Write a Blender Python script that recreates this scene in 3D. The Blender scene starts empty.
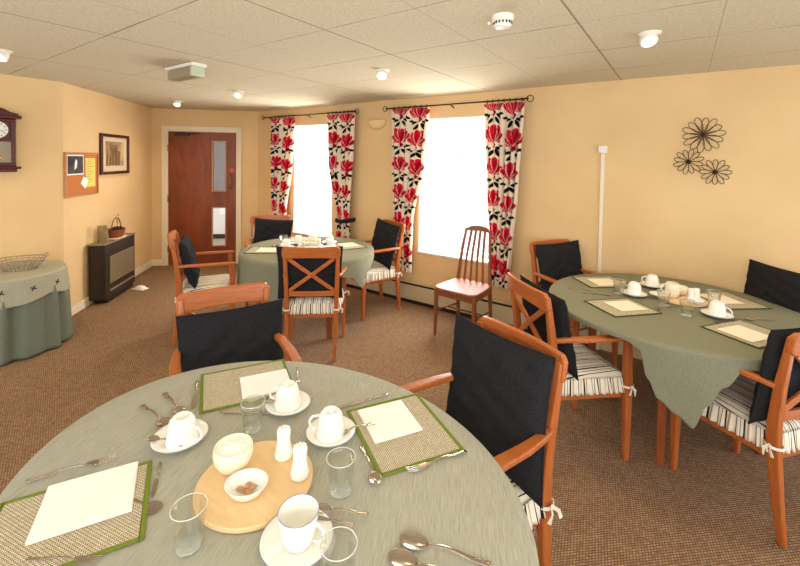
import bpy, math, random
import numpy as np
from mathutils import Vector, Matrix
random.seed(7)
PI = math.pi
sc = bpy.context.scene
COL = sc.collection
sin, cos, rad = math.sin, math.cos, math.radians

# ------------------------------------------------------------------ helpers
def lin(c):
    c = c / 255.0
    return c / 12.92 if c <= 0.04045 else ((c + 0.055) / 1.055) ** 2.4
def rgb(r, g, b): return (lin(r), lin(g), lin(b), 1.0)

def material(name, col, rough=0.6, metal=0.0, spec=0.5):
    m = bpy.data.materials.new(name); m.use_nodes = True
    nt = m.node_tree; b = nt.nodes['Principled BSDF']
    b.inputs['Base Color'].default_value = col
    b.inputs['Roughness'].default_value = rough
    b.inputs['Metallic'].default_value = metal
    b.inputs['Specular IOR Level'].default_value = spec
    return m
def N(m, kind, **kw):
    n = m.node_tree.nodes.new(kind)
    for k, v in kw.items():
        if k in n.inputs.keys(): n.inputs[k].default_value = v
        else: setattr(n, k, v)
    return n
def LK(m, a, b): m.node_tree.links.new(a, b)
def BS(m): return m.node_tree.nodes['Principled BSDF']
def ramp(m, fac, stops):
    r = N(m, 'ShaderNodeValToRGB')
    e = r.color_ramp.elements
    while len(e) < len(stops): e.new(0.5)
    for i, (p, c) in enumerate(stops):
        e[i].position = p; e[i].color = c
    LK(m, fac, r.inputs[0]); return r
def coords(m, scale=(1, 1, 1), rot=(0, 0, 0), out='Object', loc=(0, 0, 0)):
    t = N(m, 'ShaderNodeTexCoord'); mp = N(m, 'ShaderNodeMapping')
    if len(set(scale)) > 1: mp.vector_type = 'TEXTURE'; scale = tuple(1 / q for q in scale)   # rotates first, then scales
    mp.inputs['Scale'].default_value = scale; mp.inputs['Rotation'].default_value = rot
    mp.inputs['Location'].default_value = loc
    LK(m, t.outputs[out], mp.inputs[0]); return mp.outputs[0]
def bump(m, h, strength=0.3, dist=0.002):
    b = N(m, 'ShaderNodeBump'); b.inputs['Strength'].default_value = strength
    b.inputs['Distance'].default_value = dist
    LK(m, h, b.inputs['Height']); LK(m, b.outputs[0], BS(m).inputs['Normal'])

class M:
    """collects vertices and faces of ONE part"""
    def __init__(s): s.v = []; s.f = []; s.uv = {}; s.mi = []; s.cur = 0
    def add(s, vs, fs):
        o = len(s.v); s.v += [tuple(x) for x in vs]
        for f in fs: s.f.append(tuple(i + o for i in f)); s.mi.append(s.cur)
        return o
    def box(s, c, d, rz=0.0, rx=0.0, ry=0.0):
        R = Matrix.Rotation(rz, 3, 'Z') @ Matrix.Rotation(ry, 3, 'Y') @ Matrix.Rotation(rx, 3, 'X')
        vs = [Vector(c) + R @ Vector((i * d[0] / 2, j * d[1] / 2, k * d[2] / 2)) for i in (-1, 1) for j in (-1, 1) for k in (-1, 1)]
        s.add(vs, [(0, 1, 3, 2), (4, 6, 7, 5), (0, 4, 5, 1), (2, 3, 7, 6), (0, 2, 6, 4), (1, 5, 7, 3)]); return s
    def sweep(s, path, size, up=(0, 0, 1), n=4, closed=False):
        """rectangular (n=4) or elliptic section; size = (across, along up) or list of them"""
        P = [Vector(p) for p in path]; U = Vector(up); k = len(P)
        rings = []
        for i, p in enumerate(P):
            if closed: t = P[(i + 1) % k] - P[i - 1]
            else: t = P[min(i + 1, k - 1)] - P[max(i - 1, 0)]
            t.normalize(); u = U
            if abs(t.dot(u)) > 0.98: u = Vector((0, 1, 0)) if abs(t.y) < .9 else Vector((1, 0, 0))
            a = t.cross(u).normalized(); b = a.cross(t).normalized()
            w, h = size[i] if isinstance(size, list) else size
            if n == 4: q = [(-.5, -.5), (.5, -.5), (.5, .5), (-.5, .5)]
            else: q = [(.5 * cos(2 * PI * j / n), .5 * sin(2 * PI * j / n)) for j in range(n)]
            rings.append([p + a * (x * w) + b * (y * h) for x, y in q])
        vs = [v for r in rings for v in r]; fs = []
        m = k if closed else k - 1
        for i in range(m):
            for j in range(n):
                a0 = i * n + j; a1 = i * n + (j + 1) % n
                b0 = ((i + 1) % k) * n + j; b1 = ((i + 1) % k) * n + (j + 1) % n
                fs.append((a0, a1, b1, b0))
        if not closed:
            fs.append(tuple(range(n - 1, -1, -1))); fs.append(tuple((k - 1) * n + j for j in range(n)))
        s.add(vs, fs); return s
    def tube(s, path, r, n=8, closed=False): return s.sweep(path, (2 * r, 2 * r), n=n, closed=closed)
    def lathe(s, prof, n=32, c=(0, 0, 0), sx=1.0, sy=1.0):
        vs = []; fs = []
        for r, z in prof:
            for j in range(n):
                a = 2 * PI * j / n; vs.append((c[0] + sx * r * cos(a), c[1] + sy * r * sin(a), c[2] + z))
        for i in range(len(prof) - 1):
            for j in range(n):
                fs.append((i * n + j, i * n + (j + 1) % n, (i + 1) * n + (j + 1) % n, (i + 1) * n + j))
        if prof[0][0] > 1e-5: fs.append(tuple(range(n - 1, -1, -1)))
        if prof[-1][0] > 1e-5: fs.append(tuple((len(prof) - 1) * n + j for j in range(n)))
        s.add(vs, fs); return s
    def grid(s, fn, nu, nv, close_u=False, uvf=None):
        vs = []; 
        for i in range(nv + 1):
            for j in range(nu + (0 if close_u else 1)): vs.append(fn(j / nu, i / nv))
        w = nu if close_u else nu + 1; fs = []
        for i in range(nv):
            for j in range(nu):
                j2 = (j + 1) % w; fs.append((i * w + j, i * w + j2, (i + 1) * w + j2, (i + 1) * w + j))
        o = s.add(vs, fs)
        if uvf:
            for i in range(nv + 1):
                for j in range(w): s.uv[o + i * w + j] = uvf(j / nu, i / nv)
        return s
    def prism(s, pts, z0, z1):
        n = len(pts); vs = [(x, y, z0) for x, y in pts] + [(x, y, z1) for x, y in pts]
        s.add(vs, [tuple(range(n - 1, -1, -1)), tuple(range(n, 2 * n))] + [(i, (i + 1) % n, n + (i + 1) % n, n + i) for i in range(n)]); return s
    def xf(s, mat):
        s.v = [tuple(mat @ Vector(v)) for v in s.v]; return s
    def build(s, name, mats, parent=None, smooth=False, bevel=0, solid=0, seg=2, fixn=True):
        me = bpy.data.meshes.new(name); me.from_pydata(s.v, [], s.f); me.update()
        if fixn:
            import bmesh
            bm = bmesh.new(); bm.from_mesh(me)
            bmesh.ops.remove_doubles(bm, verts=bm.verts, dist=1e-6) if not s.uv else None
            bmesh.ops.recalc_face_normals(bm, faces=bm.faces); bm.to_mesh(me); bm.free()
        if s.uv:
            l = me.uv_layers.new(name='UVMap')
            for lp in me.loops: l.data[lp.index].uv = s.uv.get(lp.vertex_index, (0, 0))
        for m in (mats if isinstance(mats, (list, tuple)) else [mats]): me.materials.append(m)
        if any(s.mi) and len(s.mi) == len(me.polygons):
            for p, i in zip(me.polygons, s.mi): p.material_index = i
        if smooth:
            for p in me.polygons: p.use_smooth = True
        o = bpy.data.objects.new(name, me); COL.objects.link(o)
        if parent: o.parent = parent
        if solid:
            d = o.modifiers.new('Solid', 'SOLIDIFY'); d.thickness = solid; d.offset = 0
        if bevel:
            d = o.modifiers.new('Bevel', 'BEVEL'); d.width = bevel; d.segments = seg; d.limit_method = 'ANGLE'; d.angle_limit = rad(40)
            d.harden_normals = False
            for p in me.polygons: p.use_smooth = True
            try:
                bpy.context.view_layer.objects.active = o
            except Exception: pass
            w = o.modifiers.new('WN', 'WEIGHTED_NORMAL')
        return o

def tag(o, label, cat, group=None):
    o['label'] = label; o['category'] = cat
    if group: o['group'] = group
    return o
def thing(name, label, cat, loc=(0, 0, 0), rz=0.0, group=None):
    o = bpy.data.objects.new(name, None); o.empty_display_size = .1; COL.objects.link(o)
    o.location = loc; o.rotation_euler = (0, 0, rz)
    if label: tag(o, label, cat, group)
    return o
def structure(o): o['kind'] = 'structure'; return o
def kids(o): return [c for c in COL.objects if c.parent == o]
def copy_tree(o, parent=None):
    c = o.copy(); COL.objects.link(c); c.parent = parent
    for ch in kids(o): copy_tree(ch, c)
    return c
class Kind:
    """first use takes the original itself, later uses copy it"""
    def __init__(s, maker): s.maker = maker; s.o = None
    def put(s, loc, rz, label, group=None, scale=None, cat=None):
        if s.o is None: s.o = s.maker(); c = s.o
        else: c = copy_tree(s.o)
        c.location = loc; c.rotation_euler = (0, 0, rz) if not isinstance(rz, tuple) else rz
        c.scale = (scale, scale, scale) if isinstance(scale, (int, float)) else (scale or (1, 1, 1))
        c['label'] = label
        if cat: c['category'] = cat
        if group: c['group'] = group
        elif 'group' in c: del c['group']
        return c

# ------------------------------------------------------------------ materials
def mat_wall():
    m = material('peach_wall_paint', rgb(228, 193, 145), .75, spec=.2)
    v = coords(m, (1, 1, 1)); n = N(m, 'ShaderNodeTexNoise', Scale=2.0, Detail=4.0); LK(m, v, n.inputs[0])
    r = ramp(m, n.outputs[0], [(.3, rgb(222, 189, 138)), (.7, rgb(229, 198, 148))]); LK(m, r.outputs[0], BS(m).inputs[0])
    n2 = N(m, 'ShaderNodeTexNoise', Scale=120.0, Detail=3.0); LK(m, v, n2.inputs[0]); bump(m, n2.outputs[0], .12, .002); return m
def mat_ceiling():
    m = material('ceiling_tile', rgb(214, 198, 172), .9, spec=.1)
    v = coords(m)
    sx = N(m, 'ShaderNodeSeparateXYZ'); LK(m, v, sx.inputs[0])
    def line(out, off, per, w):
        a = N(m, 'ShaderNodeMath', operation='SUBTRACT'); LK(m, out, a.inputs[0]); a.inputs[1].default_value = off
        d = N(m, 'ShaderNodeMath', operation='DIVIDE'); LK(m, a.outputs[0], d.inputs[0]); d.inputs[1].default_value = per
        f = N(m, 'ShaderNodeMath', operation='FRACT'); LK(m, d.outputs[0], f.inputs[0])
        s = N(m, 'ShaderNodeMath', operation='SUBTRACT'); LK(m, f.outputs[0], s.inputs[0]); s.inputs[1].default_value = .5
        b = N(m, 'ShaderNodeMath', operation='ABSOLUTE'); LK(m, s.outputs[0], b.inputs[0])
        g = N(m, 'ShaderNodeMath', operation='GREATER_THAN'); LK(m, b.outputs[0], g.inputs[0]); g.inputs[1].default_value = .5 - w / per / 2
        return g.outputs[0]
    ly = line(sx.outputs[1], 3.42, .607, .008); lx = line(sx.outputs[0], -.458, 1.17, .010); lz = line(sx.outputs[0], -.458 + .585, 1.17, .005)
    n = N(m, 'ShaderNodeTexNoise', Scale=2.2, Detail=2.0); LK(m, v, n.inputs[0])
    nr = ramp(m, n.outputs[0], [(.40, (.25, .25, .25, 1)), (.62, (1, 1, 1, 1))])
    my = N(m, 'ShaderNodeMath', operation='MULTIPLY'); LK(m, ly, my.inputs[0]); LK(m, nr.outputs[0], my.inputs[1])
    mz = N(m, 'ShaderNodeMath', operation='MULTIPLY'); LK(m, lz, mz.inputs[0]); mz.inputs[1].default_value = .45
    mxx = N(m, 'ShaderNodeMath', operation='MULTIPLY'); LK(m, lx, mxx.inputs[0]); mxx.inputs[1].default_value = .8
    mx = N(m, 'ShaderNodeMath', operation='MAXIMUM'); LK(m, my.outputs[0], mx.inputs[0]); LK(m, mxx.outputs[0], mx.inputs[1])
    mx2 = N(m, 'ShaderNodeMath', operation='MAXIMUM'); LK(m, mx.outputs[0], mx2.inputs[0]); LK(m, mz.outputs[0], mx2.inputs[1])
    t = N(m, 'ShaderNodeTexNoise', Scale=70.0, Detail=4.0); LK(m, v, t.inputs[0])
    tr = ramp(m, t.outputs[0], [(.38, rgb(197, 186, 158)), (.6, rgb(210, 200, 173))])
    mix = N(m, 'ShaderNodeMix', data_type='RGBA'); LK(m, mx2.outputs[0], mix.inputs[0]); LK(m, tr.outputs[0], mix.inputs[6]); mix.inputs[7].default_value = rgb(128, 112, 84)
    LK(m, mix.outputs[2], BS(m).inputs[0]); bump(m, t.outputs[0], .25, .003); return m
def mat_carpet():
    m = material('brown_ribbed_carpet', rgb(150, 112, 78), .95, spec=.05)
    v = coords(m, rot=(0, 0, rad(-42)))
    br = N(m, 'ShaderNodeTexBrick'); LK(m, v, br.inputs[0]); br.inputs['Scale'].default_value = 1.0
    br.inputs['Color1'].default_value = rgb(188, 156, 126); br.inputs['Color2'].default_value = rgb(158, 126, 98)
    br.inputs['Mortar'].default_value = rgb(104, 78, 56); br.inputs['Mortar Size'].default_value = .0026; br.inputs['Mortar Smooth'].default_value = .8
    br.inputs['Brick Width'].default_value = .014; br.inputs['Row Height'].default_value = .011
    n = N(m, 'ShaderNodeTexNoise', Scale=14.0, Detail=5.0, Roughness=.7); LK(m, v, n.inputs[0])
    r = ramp(m, n.outputs[0], [(.3, (.86, .84, .82, 1)), (.7, (1.0, 1.0, 1.0, 1))])
    mx = N(m, 'ShaderNodeMix', data_type='RGBA', blend_type='MULTIPLY'); mx.inputs[0].default_value = 1
    LK(m, br.outputs[0], mx.inputs[6]); LK(m, r.outputs[0], mx.inputs[7]); LK(m, mx.outputs[2], BS(m).inputs[0])
    inv = N(m, 'ShaderNodeMath', operation='SUBTRACT'); inv.inputs[0].default_value = 1; LK(m, br.outputs[1], inv.inputs[1])
    bump(m, inv.outputs[0], .6, .004); return m
def mat_wood(name, c1, c2, rough=.35, scale=(3, 3, 40), rot=(0, 0, 0)):
    m = material(name, c1, rough, spec=.4)
    v = coords(m, scale, rot); n = N(m, 'ShaderNodeTexNoise', Scale=1.0, Detail=6.0, Roughness=.65, Distortion=.8); LK(m, v, n.inputs[0])
    r = ramp(m, n.outputs[0], [(.3, c1), (.7, c2)]); LK(m, r.outputs[0], BS(m).inputs[0]); bump(m, n.outputs[0], .05, .001); return m
def mat_fabric(name, c1, c2, s=600, rough=.95):
    m = material(name, c1, rough, spec=.1)
    v = coords(m); n = N(m, 'ShaderNodeTexNoise', Scale=float(s), Detail=2.0); LK(m, v, n.inputs[0])
    r = ramp(m, n.outputs[0], [(.35, c1), (.65, c2)]); LK(m, r.outputs[0], BS(m).inputs[0]); bump(m, n.outputs[0], .15, .001); return m
def mat_cloth(name, c1, c2, rot=0.0):
    m = material(name, c1, .85, spec=.15)
    v = coords(m, (16, 640, 16), (0, 0, rot)); n = N(m, 'ShaderNodeTexNoise', Scale=1.0, Detail=5.0, Roughness=.7); LK(m, v, n.inputs[0])
    r = ramp(m, n.outputs[0], [(.32, c1), (.68, c2)]); LK(m, r.outputs[0], BS(m).inputs[0]); bump(m, n.outputs[0], .25, .0015); return m
def mat_stripes():
    m = material('striped_seat_fabric', rgb(225, 212, 190), .9, spec=.1)
    t = N(m, 'ShaderNodeUVMap'); sp = N(m, 'ShaderNodeSeparateXYZ'); LK(m, t.outputs[0], sp.inputs[0])
    a = N(m, 'ShaderNodeMath', operation='MULTIPLY'); LK(m, sp.outputs[0], a.inputs[0]); a.inputs[1].default_value = 1 / .075
    f = N(m, 'ShaderNodeMath', operation='FRACT'); LK(m, a.outputs[0], f.inputs[0])
    cr, bk, tn = rgb(238, 230, 212), rgb(48, 42, 42), rgb(190, 158, 118)
    r = ramp(m, f.outputs[0], [(0, cr), (.22, tn), (.32, cr), (.42, bk), (.52, cr), (.66, rgb(120, 105, 95)), (.70, cr), (.86, bk), (.91, cr)])
    r.color_ramp.interpolation = 'CONSTANT'; LK(m, r.outputs[0], BS(m).inputs[0]); return m
def mat_weave():
    m = material('woven_mat', rgb(215, 205, 175), .8, spec=.2)
    v = coords(m); br = N(m, 'ShaderNodeTexBrick'); LK(m, v, br.inputs[0]); br.inputs['Scale'].default_value = 1
    br.inputs['Color1'].default_value = rgb(232, 224, 198); br.inputs['Color2'].default_value = rgb(212, 200, 168)
    br.inputs['Mortar'].default_value = rgb(112, 94, 72); br.inputs['Mortar Size'].default_value = .0009; br.inputs['Mortar Smooth'].default_value = .2
    br.inputs['Brick Width'].default_value = .0085; br.inputs['Row Height'].default_value = .0052
    LK(m, br.outputs[0], BS(m).inputs[0])
    inv = N(m, 'ShaderNodeMath', operation='SUBTRACT'); inv.inputs[0].default_value = 1; LK(m, br.outputs[1], inv.inputs[1]); bump(m, inv.outputs[0], .5, .001); return m
def mat_glass(name='clear_glass', rough=0.0, ior=1.45):
    m = material(name, (1, 1, 1, 1), rough); b = BS(m)
    b.inputs['Transmission Weight'].default_value = 1; b.inputs['IOR'].default_value = ior; return m
def mat_tumbler():
    m = material('tumbler_glass', (1, 1, 1, 1), .02); nt = m.node_tree; b = BS(m); b.inputs['Transmission Weight'].default_value = 1; b.inputs['IOR'].default_value = 1.33
    tr = N(m, 'ShaderNodeBsdfTransparent'); tr.inputs[0].default_value = (.97, .98, .97, 1); mx = N(m, 'ShaderNodeMixShader'); mx.inputs[0].default_value = .36
    LK(m, tr.outputs[0], mx.inputs[1]); LK(m, b.outputs[0], mx.inputs[2]); LK(m, mx.outputs[0], nt.nodes['Material Output'].inputs[0]); return m
def mat_pane():
    m = material('thin_window_glass', (1, 1, 1, 1), 0); nt = m.node_tree
    tr = N(m, 'ShaderNodeBsdfTransparent'); gl = N(m, 'ShaderNodeBsdfGlossy'); gl.inputs['Roughness'].default_value = .02
    mx = N(m, 'ShaderNodeMixShader'); mx.inputs[0].default_value = .06
    LK(m, tr.outputs[0], mx.inputs[1]); LK(m, gl.outputs[0], mx.inputs[2])
    LK(m, mx.outputs[0], nt.nodes['Material Output'].inputs[0]); return m
def mat_emit(name, col, s):
    m = material(name, col); b = BS(m); b.inputs['Emission Color'].default_value = col; b.inputs['Emission Strength'].default_value = s; return m

WALL, CEIL, CARPET = mat_wall(), mat_ceiling(), mat_carpet()
WOOD = mat_wood('orange_beech', rgb(162, 84, 36), rgb(192, 110, 56), .30, (60, 60, 5))
WOODH = mat_wood('orange_beech_along', rgb(164, 86, 37), rgb(194, 112, 57), .30, (5, 60, 60))
TEAK = mat_wood('teak_wood', rgb(118, 66, 36), rgb(150, 90, 54), .35, (60, 60, 5))
TEAKSEAT = mat_wood('teak_seat_wood', rgb(140, 76, 52), rgb(170, 100, 72), .45, (8, 40, 8))
DOORW = mat_wood('door_veneer', rgb(112, 50, 20), rgb(150, 76, 34), .35, (7, 7, 1.8))
DOORLIP = mat_wood('door_lipping', rgb(176, 120, 66), rgb(196, 140, 84), .4)
MAHOG = mat_wood('mahogany', rgb(62, 20, 12), rgb(96, 34, 20), .25)
LEGW = mat_wood('table_leg_wood', rgb(124, 62, 30), rgb(154, 84, 42), .35, (60, 60, 5))
BLACK = mat_fabric('black_cushion_fabric', rgb(30, 30, 33), rgb(46, 46, 49), 300)
STRIPE = mat_stripes()
SAGE = mat_cloth('sage_tablecloth', rgb(142, 142, 127), rgb(194, 192, 176), rad(118))
SAGE2 = mat_fabric('sage_tablecloth_plain', rgb(124, 125, 104), rgb(142, 142, 120), 240, .85)
SAGE3 = mat_cloth('grey_green_skirt', rgb(104, 112, 98), rgb(128, 136, 118), rad(0))
LACE = mat_cloth('pale_grey_overcloth', rgb(158, 156, 136), rgb(180, 177, 156), rad(10))
WEAVE = mat_weave()
GREEN = mat_fabric('olive_binding', rgb(104, 120, 40), rgb(128, 144, 58), 500)
DKGREEN = mat_fabric('dark_olive_binding', rgb(78, 84, 46), rgb(96, 100, 58), 500)
PAPER = material('napkin_paper', rgb(250, 249, 244), .9, spec=.1)
CREAMPAPER = material('cream_napkin', rgb(246, 238, 216), .9, spec=.1)
CHINA = material('white_china', rgb(246, 245, 238), .12, spec=.6)
CHINARIM = material('blue_china_rim', rgb(120, 134, 176), .2)
CREAMCHINA = material('cream_china', rgb(244, 234, 206), .15, spec=.6)
BOARD = mat_wood('pale_wooden_board', rgb(226, 190, 138), rgb(238, 206, 158), .5, (6, 60, 6))
STEEL = material('cutlery_steel', rgb(190, 180, 168), .18, 1.0)
GLASS, PANE = mat_tumbler(), mat_pane()
def mat_edge(name, f):
    m = material(name, rgb(240, 246, 242), .05, spec=1.0); nt = m.node_tree
    tr = N(m, 'ShaderNodeBsdfTransparent'); mx = N(m, 'ShaderNodeMixShader'); mx.inputs[0].default_value = f
    LK(m, tr.outputs[0], mx.inputs[1]); LK(m, BS(m).outputs[0], mx.inputs[2]); LK(m, mx.outputs[0], nt.nodes['Material Output'].inputs[0]); return m
RIMG, RIMG2 = mat_edge('painted_rim_glint', .6), mat_edge('painted_base_glint', .38)  # whitish colour paints in the highlights on the edges of clear glass
BLKMETAL = material('black_metal', rgb(28, 24, 22), .35, .6)
WHITEP = material('white_plastic', rgb(236, 232, 220), .4)
TRIMW = material('cream_gloss_trim', rgb(236, 224, 196), .35)
UPVC = material('white_window_frame', rgb(245, 245, 242), .35)
HEATC = material('cream_heater_enamel', rgb(196, 182, 146), .45)
DARKB = material('dark_brown_enamel', rgb(40, 28, 22), .4)
GRILL = material('heater_grille_beige', rgb(150, 132, 100), .45, .3)
BRASS = material('brass', rgb(190, 150, 70), .25, 1.0)
WIRE = material('bronze_wire', rgb(70, 48, 36), .35, .8)
WIREG = material('grey_wire', rgb(168, 156, 134), .35, .6)
CORK = mat_fabric('cork', rgb(186, 112, 62), rgb(206, 134, 82), 260)
WHITECORD = material('cream_tape', rgb(240, 232, 214), .8)
BULB = mat_emit('lit_lamp', (1, .80, .52, 1), 3.5)

# ------------------------------------------------------------------ room shell
HC = 2.33
AB, BC, CW = Vector((-4.969, 1.385)), Vector((-6.428, 2.833)), Vector((-5.379, 3.899))
YW, XA = 3.899, -4.969
XR, YB = 1.7, -1.3
def wall(name, a, b, th, openings=(), mat=WALL, h=HC):
    """a->b along the inside face, thickness grows to the left of a->b"""
    a = Vector(a); b = Vector(b); L = (b - a).length; d = (b - a) / L; n = Vector((-d.y, d.x))
    ss = sorted({0, L, *[o[0] for o in openings], *[o[1] for o in openings]})
    zs = sorted({0, h, *[o[2] for o in openings], *[o[3] for o in openings]})
    m = M()
    for i in range(len(ss) - 1):
        for j in range(len(zs) - 1):
            cs, cz = (ss[i] + ss[i + 1]) / 2, (zs[j] + zs[j + 1]) / 2
            if any(o[0] < cs < o[1] and o[2] < cz < o[3] for o in openings): continue
            p = a + d * cs + n * (th / 2)
            m.box((p.x, p.y, cz), (ss[i + 1] - ss[i], th, zs[j + 1] - zs[j]), rz=math.atan2(d.y, d.x))
    return structure(m.build(name, mat))
WIN = [(-4.56, -3.80, .565, 2.09), (-2.45, -1.56, .585, 2.09)]
X0 = CW.x
wall('wall_window', (XR, YW), (X0 - .1, YW), -.28, [(XR - w[1], XR - w[0], w[2], w[3]) for w in WIN])
DO = (.20, 1.20)   # door opening along wall C
wall('wall_door', BC, CW, .12, [(DO[0], DO[1], 0, 2.02)])
wall('wall_chamfer', AB, BC, .12)
wall('wall_clock', (XA, YB), AB, .12)
dB = (BC - AB).normalized(); nB = Vector((dB.y, -dB.x)); aB = math.atan2(dB.y, dB.x)
dC = (CW - BC).normalized(); nC = Vector((dC.y, -dC.x)); aC = math.atan2(dC.y, dC.x)
def onB(s, off=0.0): return AB + dB * s + nB * off
def onC(s, off=0.0): return BC + dC * s + nC * off
m = M(); m.prism([(XA - .12, YB), (XR, YB), (XR, YW + .28), (X0 - .2, YW + .28), (-6.7, 2.85), (-5.1, 1.3)], -.08, 0)
structure(m.build('floor', CARPET))
m = M(); m.prism([(XA - .12, YB), (XR, YB), (XR, YW + .28), (X0 - .2, YW + .28), (-6.7, 2.85), (-5.1, 1.3)], HC, HC + .08)
structure(m.build('ceiling', CEIL))
# skirting boards
def skirt(name, a, b, h=.09, mat=TRIMW):
    a = Vector(a); b = Vector(b); d = (b - a).normalized(); n = Vector((d.y, -d.x)); c = (a + b) / 2 + n * .009
    structure(M().box((c.x, c.y, h / 2), ((b - a).length, .016, h), rz=math.atan2(d.y, d.x)).build(name, mat, bevel=.004))
skirt('baseboard_chamfer', AB, BC)
skirt('baseboard_clock', (XA, YB), AB)
skirt('baseboard_door', BC, onC(DO[0] - .06)); 
skirt('trim_3', onC(DO[1] + .06), CW)
# windows
for i, w in enumerate(WIN):
    x0, x1, z0, z1 = w
    wo = bpy.data.objects.new('window_%d' % (i + 1), None); COL.objects.link(wo); wo['kind'] = 'structure'
    yf = YW + .17
    f = M(); t = .055
    f.box(((x0 + x1) / 2, yf, z0 + t / 2), (x1 - x0, .06, t)); f.box(((x0 + x1) / 2, yf, z1 - t / 2), (x1 - x0, .06, t))
    f.box((x0 + t / 2, yf, (z0 + z1) / 2), (t, .06, z1 - z0 - 2 * t)); f.box((x1 - t / 2, yf, (z0 + z1) / 2), (t, .06, z1 - z0 - 2 * t))
    f.box(((x0 + x1) / 2, yf, z1 - .42), (x1 - x0 - 2 * t, .055, .05))
    f.build('window_frame', UPVC, wo, bevel=.006)
    M().box(((x0 + x1) / 2, yf, (z0 + z1) / 2), (x1 - x0 - .08, .006, z1 - z0 - .08)).build('window_glass', PANE, wo)
    M().box(((x0 + x1) / 2, YW + .06, z0 + .008), (x1 - x0 + .0, .17, .024)).build('window_sill', UPVC, wo, bevel=.005)
    rv = M()
    for xx in (x0 + .006, x1 - .006): rv.box((xx, YW + .075, (z0 + z1) / 2), (.012, .14, z1 - z0))
    rv.box(((x0 + x1) / 2, YW + .075, z1 - .006), (x1 - x0 - .024, .14, .012)); rv.build('reveal_lining', UPVC, wo)
    c = M(); cx = x0 + (x1 - x0) * (.62 if i else .4)
    c.tube([(cx, YW + .12, z1 - .06), (cx, YW + .11, z0 + .62), (cx, YW + .105, z0 + .5)], .0022, 6); c.lathe([(0, -.02), (.006, -.014), (.004, .01), (0, .014)], 10, (cx, YW + .105, z0 + .49))
    c.build('blind_cord', WHITEP, wo)

# door
dr = bpy.data.objects.new('door_1', None); COL.objects.link(dr); dr['kind'] = 'structure'
dr.location = (BC.x, BC.y, 0); dr.rotation_euler = (0, 0, aC)     # local x along the wall, -y into the room
f = M()
for s0, s1 in ((DO[0] - .055, DO[0]), (DO[1], DO[1] + .055)): f.box(((s0 + s1) / 2, -.004, 1.0375), (s1 - s0, .035, 2.075))
f.box(((DO[0] + DO[1]) / 2, -.004, 2.0475), (DO[1] - DO[0], .035, .055))
for s0, s1 in ((DO[0], DO[0] + .022), (DO[1] - .022, DO[1])): f.box(((s0 + s1) / 2, .06, 1.0), (s1 - s0, .12, 2.0))
f.box(((DO[0] + DO[1]) / 2, .06, 2.009), (DO[1] - DO[0], .12, .022))
f.build('door_frame', TRIMW, dr, bevel=.004)
gl = [(.835, 1.03, 1.11, 1.865), (.84, 1.03, .275, .86)]
ss = [DO[0] + .025, .838, 1.03, DO[1] - .025]; zs = [.008, .275, .86, 1.11, 1.865, 1.995]
lf = M()
for i in range(3):
    for j in range(5):
        if i == 1 and j in (1, 3): continue
        lf.box(((ss[i] + ss[i + 1]) / 2, .03, (zs[j] + zs[j + 1]) / 2), (ss[i + 1] - ss[i], .044, zs[j + 1] - zs[j]))
lf.build('door_leaf', DOORW, dr)
for (z0, z1) in ((1.11, 1.865), (.275, .86)):
    b = M(); 
    for x in (.838, 1.03): b.box((x, .004, (z0 + z1) / 2), (.018, .014, z1 - z0 + .018))
    for z in (z0, z1): b.box((.934, .004, z), (.192, .014, .018))
    b.build('glazing_bead', DOORLIP, dr, bevel=.002)
    M().box((.934, .03, (z0 + z1) / 2), (.192, .006, z1 - z0)).build('door_glass', PANE, dr)
M().sweep([(1.105, .0, 1.15), (1.105, -.045, 1.17), (1.105, -.045, 1.33), (1.105, .0, 1.35)], (.022, .014), n=8, up=(1, 0, 0)).build('door_handle', BRASS, dr, smooth=True)
dd = M().lathe([(0, 0), (.036, 0), (.036, .004), (0, .004)], 24); dd.xf(Matrix.Translation((1.115, .004, 1.43)) @ Matrix.Rotation(rad(90), 4, 'X'))
dd.build('fire_door_disc', material('red_disc', rgb(196, 70, 50), .4), dr)
M().box((.42, -.02, 1.955), (.20, .05, .045)).box((.55, -.03, 1.965), (.22, .012, .018)).build('door_closer', DARKB, dr, bevel=.004)
hg = M()
for z in (.25, 1.0, 1.75): hg.tube([(DO[0] + .022, -.006, z - .05), (DO[0] + .022, -.006, z + .05)], .007)
hg.build('hinge', BRASS, dr)
# corridor beyond the door
def boxC(name, s0, s1, o0, o1, z0, z1, mat):
    c = onC((s0 + s1) / 2, -(o0 + o1) / 2)
    return structure(M().box((c.x, c.y, (z0 + z1) / 2), (s1 - s0, o1 - o0, z1 - z0), rz=aC).build(name, mat))
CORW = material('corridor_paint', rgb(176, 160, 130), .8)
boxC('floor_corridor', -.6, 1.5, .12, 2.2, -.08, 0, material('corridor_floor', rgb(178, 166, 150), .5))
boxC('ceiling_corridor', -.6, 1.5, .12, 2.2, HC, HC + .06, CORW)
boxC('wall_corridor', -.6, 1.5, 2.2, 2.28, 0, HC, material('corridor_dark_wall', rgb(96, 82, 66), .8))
r1 = thing('storage_heater', 'white storage heater in the corridor seen through the door glass', 'heater', (*onC(1.0, -2.1), 0), aC)
M().box((-.2, .0, .42), (1.3, .14, .66)).build('heater_casing', UPVC, r1, bevel=.01)
M().box((-.2, -.0, .06), (1.2, .1, .12)).build('heater_plinth', DARKB, r1)

# skirting heater along window wall
h = thing('skirting_heater', 'long low cream skirting heater running along the window wall', 'heater', (-2.9, YW - .035, 0))
M().box((0, -.0, .128), (4.6, .058, .165)).build('heater_casing', HEATC, h, bevel=.006)
M().box((0, .004, .222), (4.6, .05, .022)).build('top_grille', DARKB, h)
M().box((0, .008, .022), (4.6, .03, .04)).build('plinth', DARKB, h)
M().box((0, .0, .24), (4.62, .062, .012)).build('top_cap', HEATC, h, bevel=.003)

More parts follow.
